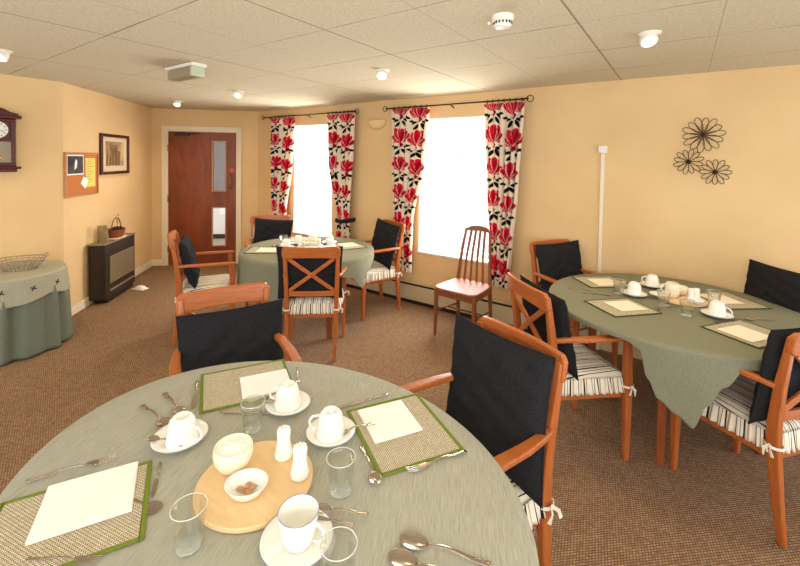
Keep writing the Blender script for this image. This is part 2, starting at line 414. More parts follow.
# wall cable trunking
t = thing('cable_trunking', 'vertical white cable trunking with square box on the window wall', 'trunking', (-.578, YW - .012, 0))
M().box((0, 0, .86), (.03, .022, 1.72)).build('trunking_channel', TRIMW, t, bevel=.003)
M().box((0, -.008, 1.745), (.07, .04, .065)).build('junction_box', WHITEP, t, bevel=.006)

# ------------------------------------------------------------------ curtains and rods
def curtain_colors(U, V, seed):
    """U 0..1 across, V metres down; returns colours"""
    rg = random.Random(seed)
    C = np.tile(np.array(rgb(238, 226, 204)[:3]), (len(U), 1))
    red, dred, blk = np.array(rgb(206, 22, 52)[:3]), np.array(rgb(140, 12, 36)[:3]), np.array(rgb(22, 16, 18)[:3])
    pink = np.array(rgb(226, 80, 96)[:3])
    X = U * .62
    def ell(cx, cy, L, W, ang, col):
        ca, sa = cos(ang), sin(ang); dx = X - cx; dy = V - cy
        a = (dx * ca + dy * sa) / L; b = (-dx * sa + dy * ca) / W
        C[(a * a + b * b * (1.15 + .35 * np.clip(a, -1, 1))) < 1] = col
    wht = np.array(rgb(240, 222, 205)[:3])
    for k in range(-1, 7):
        for cx0 in (.15, .47):
            cx = cx0 + rg.uniform(-.02, .02); cy = -.03 + k * .315 + (.025 if cx0 > .3 else -.015)
            ell(cx, cy + .19, .008, .10, 0, blk)
            for dx, dy, a in ((-.085, .175, 2.7), (.085, .17, .45), (-.05, .215, 2.2), (.06, .21, 1.0), (.12, .145, .15), (-.12, .15, 3.0)):
                ell(cx + dx, cy + dy, .042, .017, a + rg.uniform(-.25, .25), blk)
            pet = [(-.115, -1.25, .065), (.115, 1.25, .065), (-.09, -.85, .08), (.09, .85, .08), (-.055, -.5, .09), (.055, .5, .09), (-.02, -.15, .092), (.03, .2, .085)]
            for q, (dx, a, L) in enumerate(pet):
                yy = cy + .075 - .05 * cos(a) + rg.uniform(-.01, .01); xx = cx + dx * .9
                ang = PI / 2 + a * .75
                ell(xx, yy, L + .005, .036, ang, wht); ell(xx, yy, L, .032, ang, red)
                ell(xx + .008, yy + .01, L * .7, .009, ang, dred if q % 2 else pink)
            ell(cx, cy + .135, .03, .05, PI / 2, dred); ell(cx - .03, cy + .13, .02, .02, 0, wht)
    return C
CURT = bpy.data.materials.new('floral_curtain'); CURT.use_nodes = True
a_ = CURT.node_tree.nodes.new('ShaderNodeAttribute'); a_.attribute_name = 'Col'
LK(CURT, a_.outputs[0], BS(CURT).inputs[0]); BS(CURT).inputs['Roughness'].default_value = .9; BS(CURT).inputs['Specular IOR Level'].default_value = .1
_tl = CURT.node_tree.nodes.new('ShaderNodeBsdfTranslucent'); LK(CURT, a_.outputs[0], _tl.inputs[0])
_mx = CURT.node_tree.nodes.new('ShaderNodeMixShader'); _mx.inputs[0].default_value = .22
LK(CURT, BS(CURT).outputs[0], _mx.inputs[1]); LK(CURT, _tl.outputs[0], _mx.inputs[2]); LK(CURT, _mx.outputs[0], CURT.node_tree.nodes['Material Output'].inputs[0])
def curtain(keys, label, folds, seed, y0=3.80, tie=None):
    """keys: list of (z, xleft, xright) from top to bottom"""
    nu, nv = 130, 420
    zt, zb = keys[0][0], keys[-1][0]
    def lr(z):
        for a, b in zip(keys, keys[1:]):
            if z >= b[0] - 1e-6:
                t = (a[0] - z) / (a[0] - b[0]); t = t * t * (3 - 2 * t) if len(keys) > 2 else t
                return a[1] + (b[1] - a[1]) * t, a[2] + (b[2] - a[2]) * t
        return keys[-1][1:]
    vs = []; U = []; V = []
    for i in range(nv + 1):
        v = i / nv; z = zt + (zb - zt) * v; xl, xr = lr(z); 
        for j in range(nu + 1):
            u = j / nu
            ph = 2 * PI * folds * u + .6 * sin(3 * v + seed)
            amp = (.018 + .020 * min(1, v * 3)) * (.75 + .25 * sin(5 * u + seed))
            x = xl + (xr - xl) * u + .010 * sin(ph * 1.0 + 1.2) * min(1, v * 4)
            vs.append((x, y0 + amp * sin(ph) + .004 * sin(17 * v + 9 * u), z)); U.append(u); V.append(v * (zt - zb))
    w = nu + 1; fs = [(i * w + j, i * w + j + 1, (i + 1) * w + j + 1, (i + 1) * w + j) for i in range(nv) for j in range(nu)]
    me = bpy.data.meshes.new('curtain'); me.from_pydata(vs, [], fs)
    c = curtain_colors(np.array(U), np.array(V), seed)
    at = me.color_attributes.new('Col', 'FLOAT_COLOR', 'POINT')
    at.data.foreach_set('color', np.hstack([c, np.ones((len(c), 1))]).astype(np.float32).ravel())
    me.materials.append(CURT)
    for p in me.polygons: p.use_smooth = True
    root = thing('curtain', label, 'curtain', (0, 0, 0))
    fab = bpy.data.objects.new('curtain_fabric', me); COL.objects.link(fab); fab.parent = root
    s = fab.modifiers.new('S', 'SOLIDIFY'); s.thickness = .002
    # rings
    for k in range(7):
        u = (k + .5) / 7; x = keys[0][1] + (keys[0][2] - keys[0][1]) * u
        M().tube([(x, 3.80 + .018 * cos(a), 2.213 + .018 * sin(a)) for a in [2 * PI * q / 14 for q in range(14)]], .0028, 6, closed=True).build('curtain_ring', BLKMETAL, root, smooth=True)
    if tie:
        z, xl, xr = tie
        M().sweep([(xl - .01, 3.80, z), (xl, 3.755, z), ((xl + xr) / 2, 3.735, z - .005), (xr, 3.76, z + .01), (xr + .02, 3.87, z + .02)], (.012, .05), n=8).build('tieback', BLACK, root, smooth=True)
    return root
curtain([(2.19, -4.967, -4.43), (1.5, -4.93, -4.50), (.9, -4.90, -4.60), (.42, -4.88, -4.60)], 'floral curtain nearest the door, left side of the far window', 6, 1)
curtain([(2.19, -3.82, -3.34), (1.6, -3.78, -3.37), (.86, -3.60, -3.40), (.42, -3.66, -3.37)], 'floral curtain with dark tieback, right side of the far window', 6, 2, tie=(.85, -3.60, -3.39))
curtain([(2.20, -2.78, -2.27), (1.6, -2.76, -2.32), (.9, -2.72, -2.46), (.37, -2.68, -2.47)], 'floral curtain on the left side of the window behind the slat-back chair', 6, 3)
curtain([(2.19, -1.64, -1.24), (1.4, -1.60, -1.28), (.8, -1.56, -1.33), (.41, -1.53, -1.36)], 'floral curtain on the right side of the window behind the slat-back chair', 6, 4)
def rod(x0, x1, z0, label):
    r = thing('curtain_rod', label, 'curtain rod', ((x0 + x1) / 2, 3.80, z0))
    L = (x1 - x0) / 2
    M().tube([(-L, 0, 0), (L, 0, 0)], .008, 10).build('pole', BLKMETAL, r, smooth=True)
    for s in (-1, 1):
        M().tube([(s * (L + .03) + .03 * cos(a), 0, .03 * sin(a)) for a in [2 * PI * q / 18 for q in range(18)]], .004, 6, closed=True).tube([(s * L, 0, 0), (s * (L + .012), 0, 0)], .012, 10).build('finial', BLKMETAL, r, smooth=True)
        M().tube([(s * (L - .05), 0, 0), (s * (L - .05), .05, -.0), (s * (L - .05), .096, -.02)], .006, 8).build('bracket', BLKMETAL, r)
    M().tube([(0, 0, 0), (0, .06, -.01), (0, .096, -.03)], .006, 8).build('bracket', BLKMETAL, r)
rod(-5.10, -3.33, 2.215, 'black metal curtain rod with ring finials over the window nearer the door')
rod(-2.84, -1.22, 2.215, 'black metal curtain rod with ring finials over the window behind slat-back chair')

# uplighter between the windows
u = thing('wall_uplighter', 'cream half-bowl uplighter on the wall between the windows', 'wall light', (-3.06, YW, 2.04))
def upf(a, b):
    th = PI * a; ph = b * PI / 2; return (-.135 * cos(th) * cos(ph * .9), -.10 * sin(th) * cos(ph * .9), .06 - .11 * sin(ph))
M().grid(upf, 24, 10).build('bowl', WALL, u, smooth=True, solid=.004)
M().box((0, -.012, .02), (.12, .02, .07)).build('backplate', WHITEP, u)

# ------------------------------------------------------------------ ceiling fittings
def spot_fit():
    r = thing('ceiling_spotlight', 'x', 'spotlight')
    M().lathe([(.0, 0), (.055, 0), (.055, -.006), (.042, -.012), (0, -.012)], 28).build('ceiling_plate', WHITEP, r, smooth=False)
    hd = M().lathe([(.018, .05), (.034, .04), (.041, 0), (.043, -.018), (.036, -.018), (.030, 0), (.02, .01)], 26); hd.xf(Matrix.Translation((-.006, -.006, -.035)) @ Matrix.Rotation(rad(-32), 4, Vector((.82, .57, 0)).normalized()))
    hh = hd.build('lamp_head', WHITEP, r, smooth=True)
    lp = M().lathe([(0, -.026), (.02, -.025), (.036, -.020), (.037, -.014), (0, -.014)], 24); lp.xf(Matrix.Translation((-.006, -.006, -.035)) @ Matrix.Rotation(rad(-32), 4, Vector((.82, .57, 0)).normalized()))
    lp.build('bulb', BULB, hh, smooth=True)
    return r
SPOT = Kind(spot_fit)
spots = [((-.173, 2.575), 'ceiling spotlight above the table by the wire flowers, largest in view'),
         ((-1.961, 2.56), 'ceiling spotlight in front of the window behind slat-back chair'),
         ((-5.302, 2.653), 'ceiling spotlight nearest the wooden door'),
         ((-3.896, 2.584), 'ceiling spotlight between the door and the far window'),
         ((-3.83, .742), 'ceiling spotlight at the left edge above the wall clock')]
for (x, y), lb in spots:
    SPOT.put((x, y, HC), 0, lb, 'ceiling spotlights')
    l = bpy.data.lights.new('spot_light', 'SPOT'); l.energy = 30; l.color = (1, .78, .5); l.spot_size = rad(150); l.spot_blend = 1; l.shadow_soft_size = .04
    o = bpy.data.objects.new('spot_light', l); COL.objects.link(o); o.location = (x - .01, y - .01, HC - .085)
sd = thing('smoke_detector', 'round white smoke detector on the ceiling', 'smoke detector', (-.74, 1.91, HC))
M().lathe([(0, 0), (.052, 0), (.052, -.022), (.046, -.028), (0, -.028)], 32).build('detector_base', WHITEP, sd)
hd = M().lathe([(0, -.026), (.04, -.026), (.043, -.045), (.034, -.056), (0, -.058)], 32).build('sensor_head', WHITEP, sd, smooth=True)
sv = M()
for k in range(16):
    a = 2 * PI * k / 16; sv.box((.0425 * cos(a), .0425 * sin(a), -.037), (.004, .007, .012), rz=a)
sv.build('sensor_slot', DARKB, hd)
M().lathe([(0, 0), (.008, 0), (.006, -.01), (0, -.012)], 12, (-.062, -.02, -.026)).build('indicator_lamp', WHITEP, sd)
ex = thing('emergency_light', 'box-shaped emergency light with green end on the ceiling', 'emergency light', (-3.2, 1.66, HC), rad(0))
M().box((0, 0, -.012), (.40, .12, .024)).build('housing', WHITEP, ex, bevel=.004)
M().box((-.02, 0, -.06), (.34, .10, .075)).build('diffuser', material('frosted_diffuser', rgb(150, 138, 116), .3), ex, bevel=.012)
M().box((.172, 0, -.06), (.03, .102, .076)).build('green_end', material('pale_green_plastic', rgb(188, 200, 172), .3), ex, bevel=.006)

# ------------------------------------------------------------------ things on the left walls
ck = thing('wall_clock', 'dark red wooden pendulum wall clock with white dial, left edge', 'clock', (XA, .90, 1.455), rad(-90))
# local: x along the wall (towards the corner is -x ... +x = -y world), y outwards from wall is +x world
def ckb(mm, c, d): mm.box((c[0], c[1], c[2]), d)
b = M(); ckb(b, (-.0, .055, .0 + .27), (.25, .10, .42)); b.build('clock_case', MAHOG, ck, bevel=.004)
b = M(); ckb(b, (0, .06, .05), (.31, .13, .022)); ckb(b, (0, .055, .028), (.26, .11, .03)); b.build('lower_moulding', MAHOG, ck, bevel=.006)
b = M(); ckb(b, (0, .06, .495), (.32, .135, .03)); b.build('cornice', MAHOG, ck, bevel=.006)
pts = [(-.15, 0), (.15, 0), (.14, .02), (.09, .03), (.05, .055), (0, .07), (-.05, .055), (-.09, .03), (-.14, .02)]
b = M().prism(pts, 0, .08); b.xf(Matrix.Translation((0, .10, .51)) @ Matrix.Rotation(rad(90), 4, 'X')); b.build('pediment', MAHOG, ck, bevel=.003)
b = M()
for x in (-.105, .105): b.box((x, .112, .275), (.03, .016, .40))
for z in (.085, .29, .465): b.box((0, .112, z), (.19, .016, .022))
cd = b.build('clock_door', MAHOG, ck, bevel=.004)
dl = M().lathe([(0, 0), (.073, 0), (.073, .004), (0, .004)], 36); dl.xf(Matrix.Translation((0, .108, .38)) @ Matrix.Rotation(rad(-90), 4, 'X')); dlo = dl.build('dial', material('white_dial', rgb(238, 234, 222), .4), ck)
nm = M()
for k in range(12):
    a = 2 * PI * k / 12; nm.box((.058 * sin(a), .1135, .38 + .058 * cos(a)), (.005, .002, .016), ry=a)
nm.build('hour_mark', DARKB, dlo)
hn = M(); hn.box((.012, .1145, .392), (.005, .002, .045), ry=.6); hn.box((-.02, .1145, .372), (.004, .002, .055), ry=1.3); hn.build('clock_hand', DARKB, dlo)
b = M().box((0, .107, .185), (.18, .003, .19)); b.build('pendulum_panel', material('aged_mirror_back', rgb(150, 138, 112), .3), ck)
b = M().tube([(0, .112, .27), (0, .112, .15)], .003, 8).lathe([(0, -.004), (.026, -.003), (.026, .003), (0, .004)], 24, (0, 0, 0)); 
b = M().tube([(0, .113, .27), (0, .113, .15)], .0035, 8); b.build('pendulum_rod', BRASS, ck)
b = M().lathe([(0, 0), (.028, .001), (.024, .005), (0, .007)], 24); b.xf(Matrix.Translation((0, .111, .14)) @ Matrix.Rotation(rad(-90), 4, 'X')); b.build('pendulum_bob', BRASS, ck, smooth=True)

def flatB(root_s, z):  # transform for something hung on wall B: local x along wall, y out of wall (+), z up
    p = onB(root_s, 0); return (p.x, p.y, z)
# on wall B, local +x must run along dB, and +y out of wall -> mirrored; use rotation aB+pi: x = -dB, y = ...
def thingB(name, label, cat, s, z): return thing(name, label, cat, flatB(s, z), aB)   # local x = dB, local -y = into the room
nb = thingB('notice_board', 'small cork notice board pinned with a photo and paper notes', 'notice board', .30, 1.425)
M().box((0, -.006, 0), (.56, .01, .42)).build('cork_panel', CORK, nb)
b = M()
for x in (-.285, .285): b.box((x, -.010, 0), (.02, .02, .45))
for z in (-.215, .215): b.box((0, -.010, z), (.55, .02, .02))
b.build('board_frame', DOORLIP, nb, bevel=.002)
ph = thing('pinned_photograph', 'dark photograph with white border pinned on the cork notice board', 'photograph', flatB(.175, 1.525), aB)
M().box((0, -.013, 0), (.285, .002, .205)).build('photo_border', PAPER, ph)
pm = material('dark_photo_print', rgb(30, 36, 34), .3); v = coords(pm, (1, 1, 1)); n = N(pm, 'ShaderNodeTexNoise', Scale=9.0, Detail=3.0); LK(pm, v, n.inputs[0])
r = ramp(pm, n.outputs[0], [(.35, rgb(20, 18, 22)), (.5, rgb(58, 44, 60)), (.62, rgb(48, 84, 60)), (.72, rgb(150, 170, 160))]); LK(pm, r.outputs[0], BS(pm).inputs[0])
M().box((0, -.0145, 0), (.26, .002, .18)).build('photo_print', pm, ph)
b = M().prism([(-.02, -.05), (.015, -.03), (.03, .03), (.005, .06), (-.015, .02)], 0, .001); b.xf(Matrix.Translation((0, -.0155, 0)) @ Matrix.Rotation(rad(90), 4, 'X')); b.build('photo_figure', PAPER, ph)
nt_ = thing('yellow_note', 'yellow handwritten note pinned on the right of the cork board', 'note', flatB(.445, 1.44), aB)
M().box((0, -.013, 0), (.185, .002, .31)).build('note_sheet', material('yellow_paper', rgb(226, 210, 110), .9), nt_)
b = M()
for k in range(9):
    w_ = random.uniform(.06, .13); b.box((-.07 + w_ / 2, -.0145, .12 - k * .028), (w_, .001, .004))
b.build('writing', material('grey_ink', rgb(140, 130, 80), .9), nt_)
wn = thing('white_note', 'small white note hanging askew under the pinned photograph', 'note', flatB(.33, 1.34), aB)
b = M().box((0, -.0155, 0), (.10, .002, .10)); b.xf(Matrix.Rotation(rad(35), 4, 'Y')); b.build('note_sheet', PAPER, wn)
M().lathe([(0, 0), (.008, 0), (.006, .008), (0, .01)], 12).xf(Matrix.Translation((0, -.017, .06)) @ Matrix.Rotation(rad(90), 4, 'X')).build('push_pin', DARKB, wn)
pc = thingB('framed_picture', 'sepia cathedral print in a dark wooden frame', 'picture', .975, 1.64)
b = M(); 
for x in (-.315, .315): b.box((x, -.016, 0), (.035, .028, .475))
for z in (-.22, .22): b.box((0, -.016, z), (.60, .028, .035))
b.build('picture_frame', MAHOG, pc, bevel=.006)
M().box((0, -.006, 0), (.60, .006, .41)).build('mount', material('pale_mount', rgb(214, 196, 164), .9), pc)
pr = material('sepia_print', rgb(170, 140, 100), .8); v = coords(pr, (9, 9, 3.2)); n = N(pr, 'ShaderNodeTexNoise', Scale=1.0, Detail=8.0, Roughness=.7); LK(pr, v, n.inputs[0])
r = ramp(pr, n.outputs[0], [(.38, rgb(92, 68, 42)), (.5, rgb(160, 128, 86)), (.64, rgb(206, 180, 138))]); LK(pr, r.outputs[0], BS(pr).inputs[0])
prn = M().box((0, -.010, .005), (.42, .002, .29)).build('print', pr, pc)
tw = M()
for x, w_, h_ in ((-.05, .05, .2), (.02, .07, .23), (.09, .05, .17), (-.11, .04, .1)): tw.box((x, -.0115, -.13 + h_ / 2), (w_, .001, h_))
tw.build('drawn_tower', material('sepia_ink', rgb(112, 84, 54), .8), prn)

# gas heater against wall B
hs = thingB('room_heater', 'dark brown floor-standing room heater against the angled wall', 'heater', .75, 0)
D_ = .165
b = M(); b.box((-.02, -D_ / 2 - .018, .35), (.70, D_, .60)); b.build('heater_body', DARKB, hs, bevel=.01)
M().box((0, -D_ / 2 - .022, .03), (.60, D_ - .03, .06)).build('plinth', DARKB, hs)
M().box((-.02, -D_ / 2 - .018, .657), (.72, D_ + .01, .014)).build('top_panel', GRILL, hs, bevel=.003)
g = M(); g.box((.0, -D_ - .022, .36), (.56, .012, .30)); g.build('front_panel', GRILL, hs, bevel=.003)
g = M(); g.box((.0, -D_ - .024, .135), (.56, .012, .018)); g.build('chrome_strip', WIREG, hs)
g = M()
for k in range(12): g.box((0, -D_ - .0295, .225 + k * .0245), (.54, .003, .004))
g.build('grille_slat', DARKB, hs)

# on the heater: glass storm lantern, frame, basket, vase
def onH(s, off): p = onB(s, off); return (p.x, p.y, .664)
gt = thing('glass_tumbler_vase', 'tall clear glass cylinder on the near end of the brown heater', 'vase', onH(.47, .11))
M().lathe([(0, 0), (.042, 0), (.045, .19), (.041, .19), (.038, .006), (0, .006)], 28).build('glass_body', GLASS, gt, smooth=True)
ps = thing('standing_photo_frame', 'small upright silver frame beside the glass cylinder on the heater', 'photo frame', onH(.60, .10), aB + rad(25))
M().box((0, 0, .075), (.10, .012, .15), rx=rad(-8)).build('frame_border', WIREG, ps, bevel=.003)
M().box((0, -.007, .075), (.075, .004, .12), rx=rad(-8)).build('frame_picture', material('greenish_photo', rgb(110, 120, 90), .4), ps)
bk = thing('wicker_basket', 'small brown basket with hoop handle on top of the heater', 'basket', onH(.80, .10), aB); bk.scale = (1.22, 1.22, 1.22)
def bkf(a, b): 
    th = 2 * PI * a; r_ = .06 + .028 * b; return (1.15 * r_ * cos(th) * (1 + .02 * sin(40 * th)), .8 * r_ * sin(th) * (1 + .02 * sin(40 * th)), .078 * b + .002 + .001 * sin(60 * b))
b = M().grid(bkf, 60, 14, close_u=True); b.lathe([(0, .002), (.058, .002)], 30, sx=1.15, sy=.8)
b.build('basket_bowl', mat_wood('wicker', rgb(120, 56, 26), rgb(156, 84, 42), .5, (60, 60, 60)), bk, smooth=True, solid=.004)
M().tube([(.088 * cos(a), 0, .07 + .12 * sin(a)) for a in [PI * q / 16 for q in range(17)]], .005, 8).build('hoop_handle', mat_wood('wicker_handle', rgb(110, 70, 36), rgb(140, 92, 52)), bk, smooth=True)
M().lathe([(0, -.002), (.11, .0), (.112, .004), (.104, .006), (0, .004)], 32, sx=1.1, sy=.7).build('basket_plate', CREAMCHINA, bk, smooth=True)
for k, (dx, dy, rr) in enumerate([(-.05, .0, .026), (-.012, -.012, .028), (.03, .006, .027), (.06, -.01, .022), (.01, .02, .024), (-.03, .022, .022)]):
    c = onB(.80 + dx * 1.2, .10 - dy * 1.2)
    pine = thing('pine_cone', 'dark pine cone heaped in the small basket on the heater', 'pine cone', (c.x, c.y, .664 + .100), k * 1.1, 'pine cones in the basket')
    prof = [(0.001, -rr)] + [((rr * sin(PI * q / 14)) * (1.12 if q % 2 else .85), -rr * cos(PI * q / 14)) for q in range(1, 14)] + [(0.001, rr)]
    M().lathe(prof, 12).build('cone_scales', DARKB, pine, smooth=False)
wv = thing('wire_ornament', 'thin wire stem ornament behind the basket on the heater', 'ornament', onH(.93, .05))
M().tube([(0, 0, 0), (.0, 0, .12), (-.015, .015, .2), (-.03, .03, .235), (-.01, .01, .25)], .003, 6).tube([(0, 0, .14), (.03, -.02, .21), (.02, -.015, .245)], .0025, 6).build('ornament_stem', DARKB, wv, smooth=True)
M().lathe([(0, 0), (.03, 0), (.03, .006), (0, .008)], 20).build('ornament_base', DARKB, wv)
# white object on the floor
ft = thing('folded_pad', 'small white folded pad lying on the carpet past the heater', 'pad', (-5.40, 2.25, 0), rad(20))
M().grid(lambda a, b: (.075 * cos(2 * PI * a) * sin(PI * b * .5 + 1e-3), .055 * sin(2 * PI * a) * sin(PI * b * .5 + 1e-3), .045 * cos(PI * b * .5) + .002), 24, 8, close_u=True).build('pad_body', CREAMPAPER, ft, smooth=True)
M().box((0.0, 0.0, .006), (.17, .1, .012)).build('pad_base', CREAMPAPER, ft, bevel=.005)

# draped side table
TX, TY, TR, TZ = -4.62, .93, .35, .64
st = thing('side_table', 'small round side table under a floor-length grey-green cloth', 'table', (TX, TY, 0))
M().lathe([(0, TZ - .03), (TR - .005, TZ - .03), (TR - .005, TZ - .006), (0, TZ - .006)], 40).build('tabletop', LEGW, st)
for k in range(3):
    a = k * 2.094 + .4; M().sweep([(.2 * cos(a), .2 * sin(a), 0), (.16 * cos(a), .16 * sin(a), TZ - .03)], (.03, .03)).build('leg', LEGW, st)
def drape(cx, cy, R, z, hang, nf, amp, flare, nth=240, nr=10, nh=26, top_r0=0.0):
    """hang: function theta-> length; returns M"""
    mm = M(); rows = []
    vs = []; fs = []
    w = nth
    def hg(th): return hang(th)
    for i in range(nr + 1):
        r_ = top_r0 + (R - top_r0) * (i / nr) ** .8
        if i == 0 and top_r0 == 0: r_ = .001
        for j in range(nth): th = 2 * PI * j / nth; vs.append((cx + r_ * cos(th), cy + r_ * sin(th), z))
    for i in range(1, nh + 1):
        t = i / nh
        for j in range(nth):
            th = 2 * PI * j / nth; H_ = hg(th); d = H_ * t
            edge = .012
            if d < edge: q = d / edge * PI / 2; rr = R + edge * .7 * sin(q); zz = z - edge * (1 - cos(q))
            else: rr = R + edge * .7; zz = z - d
            k = min(1, d / .22)
            wob = sin(nf * th + 1.3 * sin(2 * th)) * .65 + .35 * sin((nf * 1.7) // 1 * th + 2)
            rr += flare * d + amp * k * wob
            vs.append((cx + rr * cos(th), cy + rr * sin(th), zz))
    rws = nr + 1 + nh
    fs = [(i * w + j, i * w + (j + 1) % w, (i + 1) * w + (j + 1) % w, (i + 1) * w + j) for i in range(rws - 1) for j in range(nth)]
    mm.add(vs, fs); return mm
ck2 = drape(TX, TY, TR, TZ, lambda th: TZ - .012, 12, .028, .05, nth=300)
for k_, v_ in enumerate(ck2.v): ck2.v[k_] = (max(v_[0], XA + .025), v_[1], v_[2])
tag(ck2.build('floor_length_cloth', SAGE3, smooth=True, solid=.002), 'grey-green floor-length cloth hanging in folds from the side table', 'tablecloth')
ov = drape(TX, TY, TR + .006, TZ + .005, lambda th: .16 + .05 * abs(cos(2 * th + .6)) , 9, .012, .12, nth=300)
for k_, v_ in enumerate(ov.v): ov.v[k_] = (max(v_[0], XA + .019), v_[1], v_[2])
tag(ov.build('table_topper', LACE, smooth=True, solid=.0015), 'short pale grey topper cloth with dark motifs over the side table', 'tablecloth')
ovo = [o for o in COL.objects if o.name == 'table_topper'][0]
for th in (-1.35, -.85, -.35, .15, .65):
    d = .09; wob = sin(9 * th + 1.3 * sin(2 * th)) * .65 + .35 * sin(15 * th + 2)
    rr = TR + .006 + .0084 + .12 * d + .012 * (d / .22) * wob + .003
    mo = M()
    for q in range(4):
        a = q * PI / 2 + .4; mo.box((.011 * cos(a), 0, .011 * sin(a)), (.020, .002, .008), ry=-a)
    mo.xf(Matrix.Translation((TX + rr * cos(th), TY + rr * sin(th), TZ + .005 - d)) @ Matrix.Rotation(th - PI / 2, 4, 'Z'))
    mo.build('embroidered_motif', DARKB, ovo)
wb = thing('wire_basket', 'oval open wire basket on the draped side table', 'basket', (-4.60, .99, TZ + .008), rad(60))
bb = M()
for k, (rr, zz) in enumerate([(.085, .003), (.10, .025), (.115, .05), (.128, .075), (.135, .095)]):
    bb.tube([(1.25 * rr * cos(a), .8 * rr * sin(a), zz) for a in [2 * PI * q / 36 for q in range(36)]], .0032 if k < 4 else .0045, 6, closed=True)
bb.build('wire_hoop', WIREG, wb, smooth=True)
bb = M()
for q in range(26):
    a = 2 * PI * q / 26; bb.tube([(1.25 * r_ * cos(a), .8 * r_ * sin(a), z_) for r_, z_ in ((.085, .003), (.10, .025), (.115, .05), (.128, .075), (.135, .095))], .0026, 5)
bb.build('wire_stay', WIREG, wb, smooth=True)
for s in (-1, 1):
    M().tube([(s * (.168 + .0 * q), .05 * cos(a), .095 + .035 * sin(a)) for q, a in enumerate([PI * q / 10 for q in range(11)])], .003, 6).build('basket_handle', WIREG, wb, smooth=True)

# ------------------------------------------------------------------ wire flowers
fl = thing('wire_flower_ornament', 'bronze wire wall ornament of three joined flowers', 'wall ornament', (.10, YW - .012, 1.74))
for (dx, dz, R_, npet, ph) in ((.01, .115, .138, 14, .1), (-.075, -.092, .100, 12, .3), (.092, -.167, .100, 12, 0)):
    f = M()
    for k in range(npet):
        a = 2 * PI * k / npet + ph; R2 = R_ * (1 if k % 2 == 0 else .93); wd = PI / npet * .82
        pts = []; Lp = R2 - .012; wp = R_ * .155
        for q in range(22):
            t = 2 * PI * q / 22; along = .012 + Lp * (1 - cos(t)) / 2
            side = wp * sin(t) * (.35 + .65 * ((1 - cos(t)) / 2) ** .8) * 1.25
            pts.append((dx + along * cos(a) - side * sin(a), -.004 + .008 * sin(k * 2.1) * (1 - cos(t)) / 2, dz + along * sin(a) + side * cos(a)))
        f.tube(pts, .0024, 5, closed=True)
    fo = f.build('wire_flower', WIRE, fl, smooth=True)
    M().lathe([(0, -.006), (.010, -.004), (.013, .002), (.008, .008), (0, .010)], 16).xf(Matrix.Translation((dx, -.004, dz)) @ Matrix.Rotation(rad(90), 4, 'X')).build('flower_centre', WIRE, fo, smooth=True)

